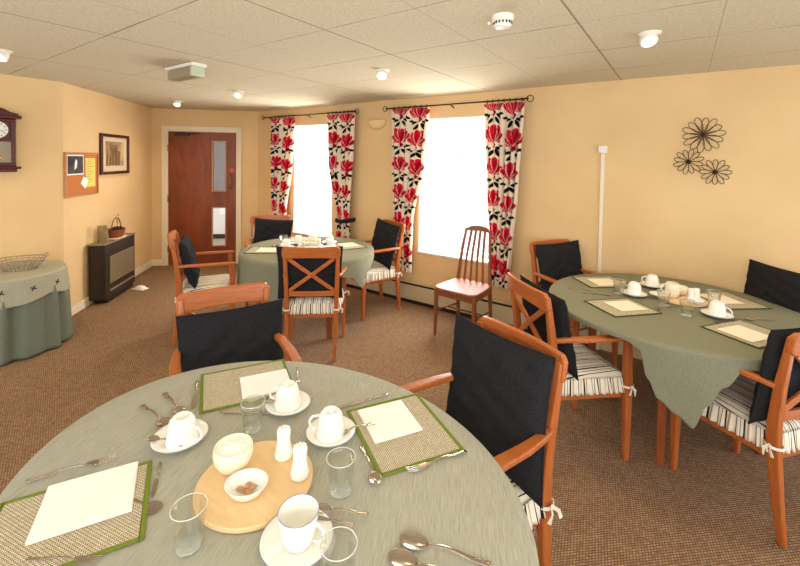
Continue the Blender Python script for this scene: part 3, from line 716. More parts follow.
# ------------------------------------------------------------------ dining armchair
def chair_maker():
    root = thing('dining_chair', 'x', 'chair')
    for s in (-1, 1):
        pth = [(s * .232, .222, 0), (s * .232, .220, .2), (s * .233, .217, .42), (s * .234, .214, .58), (s * .235, .212, .674)]
        M().sweep(pth, [(.028, .028), (.034, .036), (.040, .044), (.038, .042), (.030, .034)], up=(0, 1, 0)).build('leg', WOOD, root, bevel=.006)
    for s in (-1, 1):
        pth = [(s * .186, -.245, 0), (s * .192, -.222, .2), (s * .196, -.205, .40), (s * .198, -.205, .52), (s * .202, -.222, .68), (s * .206, -.246, .83), (s * .208, -.258, .915)]
        M().sweep(pth, [(.026, .030), (.032, .040), (.034, .050), (.034, .046), (.033, .040), (.030, .032), (.026, .024)], up=(0, 1, 0)).build('leg', WOOD, root, bevel=.006)
    tr = M(); n = 24; vs = []; fs = []
    for i in range(n + 1):
        x = -.228 + .456 * i / n; e = abs(x) / .228; y = -.262 - .026 * (1 - e * e)
        c = max(0, (e - .90) / .10); top = .938 - .020 * (1 - math.sqrt(max(0, 1 - c * c))); bot = .836 + .012 * (1 - e * e) + .016 * (1 - math.sqrt(max(0, 1 - c * c)))
        for yy, zz in ((-.013, bot), (.013, bot), (.011, top), (-.015, top)):
            lean = -(zz - .836) * .12; vs.append((x, y + yy + lean + .006, zz))
    for i in range(n):
        for j in range(4): fs.append((i * 4 + j, i * 4 + (j + 1) % 4, (i + 1) * 4 + (j + 1) % 4, (i + 1) * 4 + j))
    fs += [(3, 2, 1, 0), tuple(n * 4 + j for j in range(4))]; tr.add(vs, fs); tr.build('top_rail', WOODH, root, bevel=.006)
    M().sweep([(-.18, -.21, .545), (0, -.222, .545), (.18, -.21, .545)], (.020, .042)).build('back_rail', WOODH, root, bevel=.004)
    for s in (-1, 1):
        M().sweep([(-s * .178, -.213, .568), (-s * .09, -.232, .635), (0, -.246 - .004 * s, .703), (s * .09, -.256, .770), (s * .178, -.262, .838)], (.014, .030), up=(0, 0, 1)).build('cross_bar', WOODH, root, bevel=.003)
    for s in (-1, 1):
        pth = [(s * .212, -.212, .682), (s * .228, -.16, .690), (s * .242, -.05, .690), (s * .246, .08, .688), (s * .240, .20, .686), (s * .237, .245, .682)]
        M().sweep(pth, [(.026, .024), (.034, .024), (.044, .023), (.050, .022), (.048, .022), (.038, .020)], up=(0, 0, 1)).build('armrest', WOODH, root, bevel=.007, seg=3)
    f = M(); f.sweep([(-.215, .204, .375), (.215, .204, .375)], (.022, .06)); f.sweep([(-.18, -.195, .375), (.18, -.195, .375)], (.022, .06))
    for s in (-1, 1): f.sweep([(s * .186, -.185, .375), (s * .212, .195, .375)], (.022, .06))
    f.build('seat_frame', WOODH, root, bevel=.004)
    # striped tie-on pad: top + ruffled frill
    def outline(t):   # perimeter point, t 0..1, rounded trapezoid
        P_ = [(-.226, .224), (.226, .224), (.196, -.205), (-.196, -.205)]
        L_ = [(Vector(P_[(i + 1) % 4]) - Vector(P_[i])).length for i in range(4)]; T = sum(L_); d = t * T
        for i in range(4):
            if d <= L_[i] or i == 3:
                p = Vector(P_[i]).lerp(Vector(P_[(i + 1) % 4]), min(1, d / L_[i])); return p, t * T
            d -= L_[i]
    pad = M()
    def padf(u, v):
        th = 2 * PI * u; p, _ = outline(u); k = v; e = 1 - k ** 4
        return (p.x * k, p.y * k, .442 + .056 * (e ** .5 if e > 0 else 0) + .004 * sin(9 * p.x * k * 10) * k * (1 - k))
    pad.grid(padf, 80, 12, close_u=True, uvf=lambda u, v: (outline(u)[0].x * v + 1, 0))
    po = pad.build('seat_cushion', STRIPE, root, smooth=True, fixn=True)
    fr = M()
    def frf(u, v):
        p, s_ = outline(u % 1.0); n_ = Vector((p.x, p.y)).normalized(); w_ = .004 + .014 * v + .007 * v * sin(s_ * 2 * PI / .035)
        drop = .082 * v
        return (p.x + n_.x * w_, p.y + n_.y * w_, .462 - drop)
    fr.grid(frf, 320, 6, close_u=True, uvf=lambda u, v: (outline(u % 1.0)[1] + (0.0 if u < 1 else 0), v))
    fr.build('frill', STRIPE, po, smooth=True, solid=.0015)
    for s in (-1, 1):
        for (x, y) in ((.198, -.207), (.233, .217)):
            t = M(); R_ = .030
            t.sweep([(s * x + R_ * cos(a), y + R_ * 1.1 * sin(a), .418) for a in [2 * PI * q / 16 for q in range(16)]], (.003, .012), closed=True)
            t.sweep([(s * (x + .028), y, .425), (s * (x + .045), y + .012, .41), (s * (x + .038), y + .02, .375)], (.003, .014))
            t.sweep([(s * (x + .028), y, .425), (s * (x + .05), y - .014, .418), (s * (x + .052), y - .024, .39)], (.003, .014))
            t.build('tie', WHITECORD, po)
    return root
CHAIR = Kind(chair_maker)
def pillow_maker():
    root = thing('back_cushion', 'x', 'cushion')
    W_ = .215
    def pf(sgn):
        def f(u, v):
            a = (u - .5) * 2; b = (v - .5) * 2
            px = a * W_ * (1 - .055 * (1 - b * b) ) ; pz = b * W_ * (1 - .055 * (1 - a * a))
            e = max(0, (1 - a ** 4) * (1 - b ** 4)) ** .55
            wr = .005 * sin(9 * a + 6 * b + 2 * sin(4 * b)) + .004 * sin(15 * b - 6 * a + 2 * sgn) + .005 * abs(sin(5 * b + 3 * a + 1.5 * sin(3 * a)))
            y = sgn * (.046 * e + .002 + wr * e * .9)
            return (px, y, pz)
        return f
    m_ = M(); m_.grid(pf(1), 40, 40); m_.grid(pf(-1), 40, 40)
    m_.build('cushion_cover', BLACK, root, smooth=True)
    pp = [(-W_, -W_), (W_, -W_), (W_, W_), (-W_, W_)]; path = []
    for i in range(4):
        a, b = Vector(pp[i]), Vector(pp[(i + 1) % 4])
        for q in range(10):
            t = q / 10; p = a.lerp(b, t); k = (2 * t - 1); c = 1 - .055 * (1 - k * k)
            path.append((p.x * (c if abs(abs(p.x) - W_) < 1e-6 else 1), 0, p.y * (c if abs(abs(p.y) - W_) < 1e-6 else 1)))
    M().tube(path, .004, 6, closed=True).build('piping', BLACK, root, smooth=True)
    return root
PILLOW = Kind(pillow_maker)
def chair(x, y, deg, label, pillow=None, group='dining chairs'):
    CHAIR.put((x, y, 0), rad(deg), label)
    if pillow:
        lb, dx, dy, z, lean, roll, sx, sz = pillow
        R = Matrix.Rotation(rad(deg), 4, 'Z') @ Matrix.Translation((dx, -.165 + dy, z)) @ Matrix.Rotation(rad(lean), 4, 'X') @ Matrix.Rotation(rad(roll), 4, 'Y')
        MM = Matrix.Translation((x, y, 0)) @ R
        PILLOW.put(MM.to_translation(), tuple(MM.to_euler()), lb, scale=(sx[0], sx[1], sz) if isinstance(sx, tuple) else (sx, 1, sz))
chair(-1.72, 1.12, -113.6, 'armchair tucked under the far left of the nearest table, its plain top rail facing', ('wide black cushion on the plain-railed chair at the far left of the nearest table', -.022, .02, .665, 10, 0, 1.18, .92))
chair(-.64, 1.365, 155.3, 'large foreground armchair at the right of the nearest table', ('large black cushion on the foreground chair beside the nearest table', .02, .01, .705, 9, 3, 1.24, 1.12))
chair(-2.56, 2.43, 39.7, 'armchair with its cross back towards us at the far round table', ('black cushion seen through the cross back of the far table chair', -.02, 0, .70, 9, 0, 1.22, 1.04))
chair(-3.59, 2.05, -30.8, 'armchair side-on at the left of the far table, nearest the door', ('black cushion leaning in the side-on chair in front of the door', 0, .03, .69, 14, 0, 1, 1))
chair(-3.84, 2.95, -128, 'armchair at the far side of the far table, beside the door frame', ('wide black cushion tilted sideways on the chair beside the door frame', -.03, .01, .73, 12, -5, 1.0, .82))
chair(-2.75, 3.44, 157.6, 'armchair between the far table and the window wall, turned left', ('black cushion on the chair standing against the window wall curtain', 0, .02, .71, 12, -4, 1.12, 1.08))
chair(-.72, 3.55, -121.2, 'armchair at the back left corner of the right table, against the wall', ('black cushion on the chair at the back left of the right table', -.03, 0, .72, 12, 1, 1.15, 1.0))
chair(-.54, 2.53, -44.1, 'armchair with cross back and striped seat at the left of the right table', ('black cushion in the cross-back chair left of the right table', 0, .03, .69, 12, 0, 1.12, 1.02))
chair(.318, 2.645, 51.3, 'armchair at the right picture edge with a tied striped seat', ('black cushion in the right edge chair with the tied seat', -.015, -.004, .70, 9, 0, (1.06, .85), 1.06))
chair(.404, 3.42, 128.4, 'armchair at the far right behind the right table, mostly cushion showing', ('wide black cushion on the far right chair under the wire flowers', .02, .0, .80, 10, 0, 1.1, .80))

# ------------------------------------------------------------------ slat back chair
sb = thing('slat_back_chair', 'dark teak slat-back chair without arms standing before the window', 'chair', (-1.655, 3.45, 0), rad(177))
seat = M(); pts = []
for q in range(40):
    a = 2 * PI * q / 40; e = .35
    sx_ = math.copysign(abs(cos(a)) ** e, cos(a)); sy_ = math.copysign(abs(sin(a)) ** e, sin(a)); pts.append(((.225 - .02 * (1 - sy_) / 2 * 1.0) * sx_, .21 * sy_))
seat.prism(pts, .435, .462); seat.build('seat', TEAKSEAT, sb, bevel=.010, seg=3)
for s in (-1, 1):
    M().sweep([(s * .20, .175, 0), (s * .195, .17, .435)], [(.024, .024), (.034, .034)], up=(0, 1, 0)).build('leg', TEAK, sb, bevel=.005)
    M().sweep([(s * .175, -.23, 0), (s * .175, -.195, .3), (s * .172, -.19, .45), (s * .148, -.225, .75), (s * .125, -.265, .96)], [(.024, .028), (.028, .034), (.028, .034), (.026, .028), (.022, .022)], up=(0, 1, 0)).build('leg', TEAK, sb, bevel=.005)
vs = M(); n = 20; v_ = []; f_ = []
for i in range(n + 1):
    x = -.134 + .268 * i / n; e = abs(x) / .134; y = -.262 - .018 * (1 - e * e); top = .992 - .045 * e ** 3; bot = .935 + .006 * (1 - e)
    for yy, zz in ((-.011, bot), (.011, bot), (.009, top), (-.013, top)): v_.append((x, y + yy - (zz - .935) * .12, zz))
for i in range(n):
    for j in range(4): f_.append((i * 4 + j, i * 4 + (j + 1) % 4, (i + 1) * 4 + (j + 1) % 4, (i + 1) * 4 + j))
f_ += [(3, 2, 1, 0), tuple(n * 4 + j for j in range(4))]; vs.add(v_, f_); vs.build('crest_rail', TEAK, sb, bevel=.006)
for k in range(4):
    x0, x1 = (-.100 + .0667 * k), (-.072 + .048 * k)
    M().sweep([(x0, -.185, .455), ((x0 + x1) / 2, -.205, .7), (x1, -.268, .945)], (.024, .011), up=(0, 1, 0)).build('back_slat', TEAK, sb, bevel=.003)
f = M(); f.sweep([(-.19, .172, .405), (.19, .172, .405)], (.018, .05)); f.sweep([(-.17, -.19, .405), (.17, -.19, .405)], (.018, .05))
for s in (-1, 1): f.sweep([(s * .172, -.185, .405), (s * .19, .168, .405)], (.018, .05))
f.build('seat_frame', TEAK, sb, bevel=.003)
for s in (-1, 1): M().tube([(s * .175, -.215, .20), (s * .197, .172, .24)], .009, 8).build('stretcher', TEAK, sb, smooth=True)
M().tube([(-.187, -.02, .22), (.187, -.02, .22)], .009, 8).build('stretcher', TEAK, sb, smooth=True)

# ------------------------------------------------------------------ tables
ZT = .752
OVAL = Matrix.Rotation(rad(2.4), 4, 'Z') @ Matrix.Diagonal((1, .579 / .736, 1, 1))
def table(x, y, R, label, legs_at, lr, oval=False):
    t = thing('round_dining_table', label, 'table', (x, y, 0))
    M().lathe([(0, .715), (R - .02, .715), (R - .006, .722), (R - .004, .742), (R - .01, .748), (0, .748)], 96).xf(OVAL if oval else Matrix()).build('tabletop', LEGW, t)
    for a in legs_at:
        a = rad(a); M().sweep([(lr * 1.02 * cos(a), lr * 1.02 * sin(a), 0), (lr * cos(a), lr * sin(a), .715)], [(.036, .036), (.056, .056)]).build('leg', LEGW, t, bevel=.005)
NX, NY, NR = -.94, .707, .732
RX, RY, RR = -.045, 3.05, .705
FX, FY, FR = -2.985, 2.745, .625
table(NX, NY, NR, 'nearest oval dining table filling the lower left', (42, 138, 222, 318), .48, True)
table(RX, RY, RR, 'right-hand round dining table below the wire flowers', (268, 358, 88, 178), .44)
table(FX, FY, FR, 'far round dining table between the door and the windows', (345, 75, 165, 255), .40)
def bumpf(th, c, w): 
    d = (th - rad(c) + PI) % (2 * PI) - PI; return math.exp(-(d / rad(w)) ** 2)
nc = drape(0, 0, NR, ZT - .002, lambda th: .05 + .10 * bumpf(th, 20, 22) * 0 + .03 * abs(sin(2 * th)), 6, .004, .02, nth=360, nh=14)
nc.xf(Matrix.Translation((NX, NY, 0)) @ OVAL)
def hang_fn(pts):
    P_ = sorted(pts); P_ = [(P_[-1][0] - 360, P_[-1][1])] + P_ + [(P_[0][0] + 360, P_[0][1])]
    def f(th):
        d = math.degrees(th) % 360
        for (a, u), (b, v) in zip(P_, P_[1:]):
            if a <= d <= b:
                t = (d - a) / (b - a) if b > a else 0; t = t * t * (3 - 2 * t); return u + (v - u) * t
        return P_[0][1]
    return f
tag(nc.build('tablecloth', SAGE, smooth=True, solid=.0015), 'grey-green ribbed tablecloth on the nearest table', 'tablecloth')
rc = drape(RX, RY, RR, ZT - .002, hang_fn([(0, .2), (10, .35), (25, .12), (70, .08), (97, .35), (115, .1), (165, .07), (178, .12), (195, .03), (256, .025), (261, .05), (264, .18), (268, .27), (274, .32), (279, .36), (283, .24), (288, .14), (295, .05), (335, .04)]), 9, .014, .05, nth=540, nh=26)
tag(rc.build('tablecloth', SAGE2, smooth=True, solid=.0015), 'sage green tablecloth with a long drooping corner on the right table', 'tablecloth')
fc = drape(FX, FY, FR, ZT - .002, hang_fn([(5, .28), (12, .16), (40, .06), (80, .06), (95, .25), (110, .1), (150, .12), (185, .2), (225, .27), (245, .29), (280, .30), (295, .33), (312, .16), (335, .10), (352, .16)]), 11, .012, .04, nth=480, nh=26)
tag(fc.build('tablecloth', SAGE2, smooth=True, solid=.0015), 'sage green tablecloth hanging long at the left of the far table', 'tablecloth')

# ------------------------------------------------------------------ tableware makers
def mat_maker(bind):
    def mk():
        r = thing('placemat', 'x', 'placemat'); w, d = .325, .275; t = .011
        M().box((0, 0, .0013), (w - 2 * t, d - 2 * t, .0026)).build('woven_panel', WEAVE, r)
        b = M()
        for s in (-1, 1): b.box((s * (w - t) / 2, 0, .0016), (t, d, .0034)); b.box((0, s * (d - t) / 2, .0016), (w - 2 * t, t, .0034))
        b.build('border', bind, r, bevel=.0008, seg=1); return r
    return mk
MATG = Kind(mat_maker(GREEN)); MATD = Kind(mat_maker(DKGREEN))
def napkin_maker(mt):
    def mk():
        r = thing('napkin', 'x', 'napkin'); m_ = M()
        for k, (s_, z_, a) in enumerate([(1.0, .0012, 0), (.992, .0030, .6), (.985, .0048, -.4)]): m_.box((-.001 * k, .001 * k, z_ * .45), (.178 * s_, .165 * s_, .0005), rz=rad(a))
        m_.build('folded_paper', mt, r); return r
    return mk
NAPW = Kind(napkin_maker(PAPER)); NAPC = Kind(napkin_maker(CREAMPAPER))
def saucer_maker():
    r = thing('saucer', 'x', 'saucer')
    M().lathe([(0, .004), (.026, .004), (.027, 0), (.031, 0), (.034, .004), (.055, .010), (.0765, .017), (.078, .0185), (.077, .0195), (.055, .0135), (.034, .0075), (.028, .0065), (0, .0065)], 48).build('saucer_dish', CHINA, r, smooth=True)
    M().tube([(.0775 * cos(a), .0775 * sin(a), .0192) for a in [2 * PI * q / 48 for q in range(48)]], .0009, 5, closed=True).build('blue_rim', CHINARIM, r, smooth=True)
    return r
SAUCER = Kind(saucer_maker)
CUPPROF = [(0, .002), (.019, .002), (.020, 0), (.0225, 0), (.027, .004), (.0325, .012), (.0365, .026), (.0395, .045), (.0425, .066), (.0435, .072), (.0415, .072), (.040, .064), (.0375, .045), (.0345, .027), (.030, .014), (.022, .007), (0, .006)]
def cup_maker():
    r = thing('teacup', 'x', 'cup')
    M().lathe(CUPPROF, 44).build('cup_bowl', CHINA, r, smooth=True)
    M().sweep([(.039, 0, .056), (.050, 0, .062), (.064, 0, .054), (.066, 0, .040), (.056, 0, .026), (.035, 0, .020)], (.008, .006), n=8, up=(0, 1, 0)).build('cup_handle', CHINA, r, smooth=True)
    M().tube([(.0425 * cos(a), .0425 * sin(a), .0722) for a in [2 * PI * q / 40 for q in range(40)]], .0009, 5, closed=True).build('blue_rim', CHINARIM, r, smooth=True)
    return r
CUP = Kind(cup_maker)
def glass_maker():
    r = thing('drinking_glass', 'x', 'glass')
    def prof(fac):
        pass
    m_ = M(); n = 32
    outer = [(0, .0), (.026, .0), (.029, .004), (.031, .03), (.034, .055), (.038, .09), (.0385, .0925)]
    inner = [(.0365, .0925), (.036, .09), (.0325, .055), (.028, .03), (.0245, .014), (0, .012)]
    vs = []; pr = outer + inner
    for (rr, z) in pr:
        for j in range(n):
            a = 2 * PI * j / n; k = 1.0
            if z < .058 and (rr, z) in outer: k = 1 - .05 * (1 - abs(((a / (2 * PI) * 8) % 1) - .5) * 2)
            vs.append((rr * k * cos(a), rr * k * sin(a), z))
    fs = [(i * n + j, i * n + (j + 1) % n, (i + 1) * n + (j + 1) % n, (i + 1) * n + j) for i in range(len(pr) - 1) for j in range(n)]
    m_.add(vs, fs); m_.build('glass_body', GLASS, r, smooth=True)
    M().tube([(.0375 * cos(a), .0375 * sin(a), .0922) for a in [2 * PI * q / 40 for q in range(40)]], .0011, 6, closed=True).build('rim', RIMG, r, smooth=True)  # whitish tube stands in for the glint along the rim
    M().lathe([(0, .0005), (.0235, .0005), (.0275, .003), (.026, .0065), (0, .0095)], 8).build('thick_base', RIMG2, r); return r  # base whitened to imitate its highlight
GL = Kind(glass_maker)
def blade(name, L, prof, thick=.0015, dish=0.0, zc=None, seg=30):
    pass
def spoon_maker(L=.185, bw=.020, bl=.056):
    def mk():
        r = thing('spoon', 'x', 'spoon')
        hl = L - bl
        m_ = M(); n = 14
        path = []; size = []
        for i in range(n + 1):
            t = i / n; x = -bl * .0 + bl * .45 + (hl + .0) * t
            z = .004 + .010 * sin(PI * min(1, t * 1.4)) * (1 - t * .6) + .001; w = .0072 + .0085 * t ** 1.8 if t > .1 else .008
            path.append((x, 0, z)); size.append((w, .0022))
        path[0] = (bl * .42, 0, .0055)
        m_.sweep(path, size, up=(0, 0, 1), n=8); m_.build('handle', STEEL, r, smooth=True)
        b = M()
        def f(u, v):
            th = 2 * PI * u; c, s_ = cos(th), sin(th); wx = bl / 2 * c; wy = bw * s_ * (1 - .12 * c)
            return (wx * v, wy * v, .0062 - .0052 * (1 - v * v))
        b.grid(f, 32, 10, close_u=True); b.build('bowl', STEEL, r, smooth=True, solid=.0012)
        return r
    return mk
SPOON = Kind(spoon_maker()); BIGSPOON = Kind(spoon_maker(.21, .023, .068)); TSPOON = Kind(spoon_maker(.125, .013, .038))
def fork_maker():
    r = thing('fork', 'x', 'fork'); m_ = M(); path = []; size = []
    for i in range(15):
        t = i / 14; path.append((.035 + .13 * t, 0, .004 + .009 * sin(PI * min(1, t * 1.4)) * (1 - t * .6))); size.append((.0055 + .008 * t ** 2.2, .0022))
    m_.sweep(path, size, n=8); m_.build('handle', STEEL, r, smooth=True)
    b = M(); b.sweep([(.04, 0, .005), (.028, 0, .006), (.018, 0, .004), (.006, 0, .003)], [(.006, .002), (.014, .002), (.021, .002), (.022, .002)])
    for k in range(4):
        y = -.0092 + .00613 * k; b.sweep([(.008, y, .003), (-.012, y, .004), (-.034, y * .9, .010)], [(.0038, .002), (.0034, .0018), (.002, .0012)])
    b.build('tines', STEEL, r, smooth=False, bevel=.0005, seg=1); return r
FORK = Kind(fork_maker)
def knife_maker():
    r = thing('knife', 'x', 'knife'); 
    M().sweep([(.0, 0, .003), (.04, 0, .0035), (.09, 0, .0035), (.1, 0, .003)], [(.009, .004), (.011, .005), (.014, .006), (.011, .005)], n=10).build('handle', STEEL, r, smooth=True)
    M().sweep([(0, 0, .002), (-.03, .001, .002), (-.09, .001, .002), (-.108, .004, .002)], [(.009, .0022), (.018, .0014), (.017, .0012), (.003, .001)]).build('blade', STEEL, r); return r
KNIFE = Kind(knife_maker)
def shaker_maker():
    r = thing('salt_shaker', 'x', 'shaker')
    M().lathe([(0, 0), (.021, 0), (.0235, .004), (.0235, .012), (.019, .028), (.0165, .042), (.017, .058), (.0175, .066), (.015, .074), (.008, .078), (0, .079)], 32).build('shaker_body', CHINA, r, smooth=True)
    h_ = M()
    for a in range(5): h_.lathe([(0, 0), (.0012, 0), (.0012, .0008), (0, .0008)], 8, (.006 * cos(a * 1.257), .006 * sin(a * 1.257), .0782))
    h_.build('pouring_hole', DARKB, r); return r
SHAKER = Kind(shaker_maker)
def bowl_maker():
    r = thing('sugar_bowl', 'x', 'bowl')
    M().lathe([(0, .004), (.022, .004), (.024, 0), (.028, .002), (.044, .018), (.052, .038), (.053, .052), (.050, .066), (.048, .068), (.0465, .066), (.049, .052), (.046, .036), (.036, .016), (0, .010)], 44).build('bowl_body', CREAMCHINA, r, smooth=True)
    s_ = M(); rg = random.Random(5)
    def f(u, v): a = 2 * PI * u; return (.047 * v * cos(a), .047 * v * sin(a), .060 + .006 * (1 - v) + .0015 * sin(14 * a * v) * v * (1 - v) * 4)
    s_.grid(f, 36, 8, close_u=True); s_.build('sugar', material('white_sugar', rgb(252, 250, 244), .9), r, smooth=True); return r
BOWL = Kind(bowl_maker)
def dish_maker():
    r = thing('small_dish', 'x', 'dish')
    M().lathe([(0, .002), (.018, .002), (.020, 0), (.024, .002), (.036, .012), (.043, .026), (.044, .028), (.0425, .028), (.034, .014), (.020, .007), (0, .006)], 40, sx=1.0, sy=.86).build('dish_body', CHINA, r, smooth=True)
    return r
DISH = Kind(dish_maker)
def board_maker():
    r = thing('serving_board', 'x', 'board')
    M().lathe([(0, 0), (.147, 0), (.1505, .004), (.1505, .011), (.148, .014), (0, .014)], 72).build('board_disc', BOARD, r, bevel=0, smooth=False); return r
BRD = Kind(board_maker)

Z = ZT + .001
# --- nearest table
MATG.put((-1.182, .335, Z), rad(63), 'green-edged woven placemat at the lower left of the nearest table')
NAPW.put((-1.215, .385, Z + .004), rad(63), 'large white napkin on the lower left placemat', scale=(1.12, 1.12, 1))
MATG.put((-1.367, .945, Z), rad(60), 'green-edged woven placemat in front of the plain-railed chair')
NAPW.put((-1.302, .985, Z + .004), rad(60), 'white napkin on the placemat before the plain-railed chair', scale=(1.0, .95, 1))
MATG.put((-.728, 1.077, Z), rad(-31), 'green-edged woven placemat beside the large foreground chair')
NAPW.put((-.786, 1.086, Z + .004), rad(-31), 'white napkin on the placemat beside the large foreground chair')
BRD.put((-.920, .665, Z), 0, 'round pale wooden board in the middle of the nearest table')
BOWL.put((-1.000, .650, Z + .0145), 0, 'cream bowl full of sugar on the round wooden board')
DISH.put((-.893, .618, Z + .0145), rad(35), 'small white dish of brown sachets on the round wooden board', scale=1.22)
SACH = material('brown_sachet', rgb(196, 150, 112), .5)
def sachet_maker():
    r = thing('sachet', 'x', 'sachet')
    m_ = M(); m_.sweep([(-.014, 0, 0), (-.005, 0, .003), (.006, 0, .0035), (.014, 0, .0005)], [(.010, .001), (.012, .004), (.012, .004), (.010, .001)]); m_.build('wrapper', SACH, r, bevel=.001, seg=1); return r
SCH = Kind(sachet_maker)
for k, (dx, dy, dz, a, tl) in enumerate([(-.012, -.006, .010, 20, .3), (.004, .004, .012, 60, -.35), (.015, -.004, .011, -30, .4), (.006, .014, .013, 100, .3), (-.006, .010, .016, -60, -.3)]):
    SCH.put((-.893 + dx, .618 + dy, Z + .0145 + dz), (0, tl, rad(a)), 'little brown sachet heaped in the small white dish on the board', 'sachets in the small dish')
SHAKER.put((-.925, .762, Z + .0145), 0, 'white shaker further back of the pair on the round board', scale=1.12)
SHAKER.put((-.832, .741, Z + .0145), .6, 'white shaker nearer of the pair, at the right of the round board', scale=1.12)
def cup_on(x, y, z, hdeg, label, up=False, s=1.07):
    if up: CUP.put((x, y, z + .0068 * s), rad(hdeg), label, scale=s)
    else: CUP.put((x, y, z + (.0745 + .0075) * s), (PI, 0, rad(hdeg)), label, scale=s)
SAUCER.put((-1.250, .631, Z), 0, 'blue-rimmed saucer at the left of the nearest table holding a teaspoon', scale=1.03)
cup_on(-1.232, .628, Z, 20, 'white teacup upside down, left of the sugar bowl')
TSPOON.put((-1.288, .572, Z + .019), rad(20), 'teaspoon lying across the left-hand saucer')
SAUCER.put((-1.118, .939, Z), 0, 'saucer at the edge of the napkin before the plain-railed chair')
cup_on(-1.115, .935, Z, 200, 'white teacup upside down beside the napkin of the plain-railed chair')
TSPOON.put((-1.165, .902, Z + .019), rad(60), 'teaspoon glimpsed through the handle of the furthest near-table cup')
SAUCER.put((-.892, .921, Z), 0, 'saucer behind the white shakers on the nearest table')
cup_on(-.888, .915, Z, 205, 'white teacup upside down behind the white shakers')
TSPOON.put((-.848, .930, Z + .019), rad(62), 'teaspoon with its bowl on the saucer behind the shakers')
SAUCER.put((-.695, .612, Z), 0, 'saucer under the upright teacup at the front of the table', scale=1.05)
cup_on(-.690, .612, Z, 10, 'upright white teacup at the front of the nearest table', up=True, s=1.05)
SPOON.put((-.700, .700, Z + .016), rad(28), 'spoon with brownish handle lying behind the upright teacup', scale=.72)
KNIFE.put((-.668, .685, Z + .018), rad(22), 'butter knife resting on the saucer of the upright teacup', scale=.62)
GL.put((-1.115, .795, Z), .3, 'clear glass behind the sugar bowl on the nearest table')
GL.put((-.718, .780, Z), .1, 'clear glass between the shakers and the foreground chair placemat')
GL.put((-.888, .468, Z), .5, 'faceted clear glass at the front left of the round board')
GL.put((-.556, .600, Z), .8, 'clear glass cut by the bottom edge beside the upright teacup')
SPOON.put((-1.375, .640, Z), rad(180), 'outer spoon of the crossed pair left of the saucers', scale=(1, 1.15, 1))
SPOON.put((-1.400, .700, Z), rad(171), 'inner spoon of the crossed pair left of the saucers', scale=(.95, 1.1, 1))
KNIFE.put((-1.455, .790, Z), rad(147.5), 'knife lying left of the placemat before the plain-railed chair', scale=.9)
FORK.put((-1.338, .455, Z + .002), rad(243), 'fork along the upper edge of the lower left placemat')
KNIFE.put((-1.150, .518, Z), rad(148), 'thin knife at the right edge of the lower left placemat', scale=.62)
SPOON.put((-1.062, .468, Z), rad(196), 'spoon poking out from under the lower left placemat corner', scale=(.9, .95, .28))
FORK.put((-1.03, .325, Z), rad(215), 'fork at the bottom edge below the lower left placemat', scale=.8)
FORK.put((-1.22, 1.072, Z), rad(140), 'short-handled fork between the placemat and the chair arm', scale=.62)
KNIFE.put((-1.205, .835, Z), rad(33), 'knife below the placemat of the plain-railed chair', scale=.9)
KNIFE.put((-.925, 1.125, Z), rad(61), 'knife along the far edge of the foreground chair placemat', scale=.95)
FORK.put((-.595, .965, Z), rad(60), 'fork along the near edge of the foreground chair placemat')
SPOON.put((-.668, .862, Z + .003), rad(147), 'spoon at the near corner of the foreground chair placemat', scale=.85)
BIGSPOON.put((-.482, .772, Z), rad(17), 'large shiny spoon at the front right of the nearest table')
BIGSPOON.put((-.478, .722, Z), rad(14), 'second large spoon just cut off by the bottom edge')

# --- right table
MATD.put((-.288, 2.798, Z), rad(47), 'dark-edged placemat at the front left of the right table')
NAPC.put((-.272, 2.822, Z + .004), rad(47), 'cream napkin on the front left placemat of the right table', scale=(1.0, .95, 1))
MATD.put((.300, 2.775, Z), rad(55), 'dark-edged placemat before the right edge chair')
NAPC.put((.285, 2.745, Z + .004), rad(55), 'cream napkin on the placemat before the right edge chair')
MATD.put((-.475, 3.300, Z), rad(40), 'dark-edged placemat at the back left of the right table')
NAPC.put((-.455, 3.290, Z + .004), rad(40), 'cream napkin on the back left placemat of the right table')
MATD.put((.260, 3.370, Z), rad(-50), 'dark-edged placemat at the back right of the right table')
NAPC.put((.215, 3.350, Z + .004), rad(-50), 'cream napkin on the back right placemat of the right table')
BRD.put((.010, 3.190, Z), 0, 'pale board in the middle of the right table', scale=(.92, .92, 1))
GL.put((-.335, 3.07, Z), .2, 'clear glass left of the cups on the right table')
GL.put((-.080, 2.985, Z), .7, 'clear glass in front of the board on the right table')
GL.put((.035, 2.875, Z), .4, 'clear glass nearest the front of the right table')
GL.put((.175, 3.170, Z), .9, 'clear glass at the right end of the board on the right table')
SAUCER.put((-.250, 3.095, Z), 0, 'saucer beside the front left napkin on the right table')
cup_on(-.248, 3.10, Z, 100, 'teacup upside down left of the board on the right table')
SAUCER.put((-.165, 3.390, Z), 0, 'saucer furthest back on the right table')
cup_on(-.163, 3.39, Z, 160, 'teacup upside down furthest back on the right table')
SAUCER.put((.180, 2.965, Z), 0, 'saucer behind the right edge chair napkin on the right table')
cup_on(.180, 2.968, Z, -20, 'teacup upside down at the right of the right table')
SAUCER.put((-.105, 3.135, Z + .0145), 0, 'saucer on the left rim of the right table board', scale=.8)
def jug_maker():
    r = thing('milk_jug', 'x', 'jug')
    M().lathe([(0, 0), (.030, 0), (.036, .01), (.042, .035), (.040, .07), (.037, .088), (.035, .09), (.036, .07), (.037, .035), (.028, .008), (0, .006)], 40).build('jug_body', CREAMCHINA, r, smooth=True)
    M().sweep([(.036, 0, .078), (.058, 0, .076), (.066, 0, .055), (.058, 0, .03), (.04, 0, .022)], (.009, .007), n=8, up=(0, 1, 0)).build('jug_handle', CREAMCHINA, r, smooth=True); return r
JUG = Kind(jug_maker)
JUG.put((-.040, 3.175, Z + .0145), rad(200), 'cream china jug on the right table board')
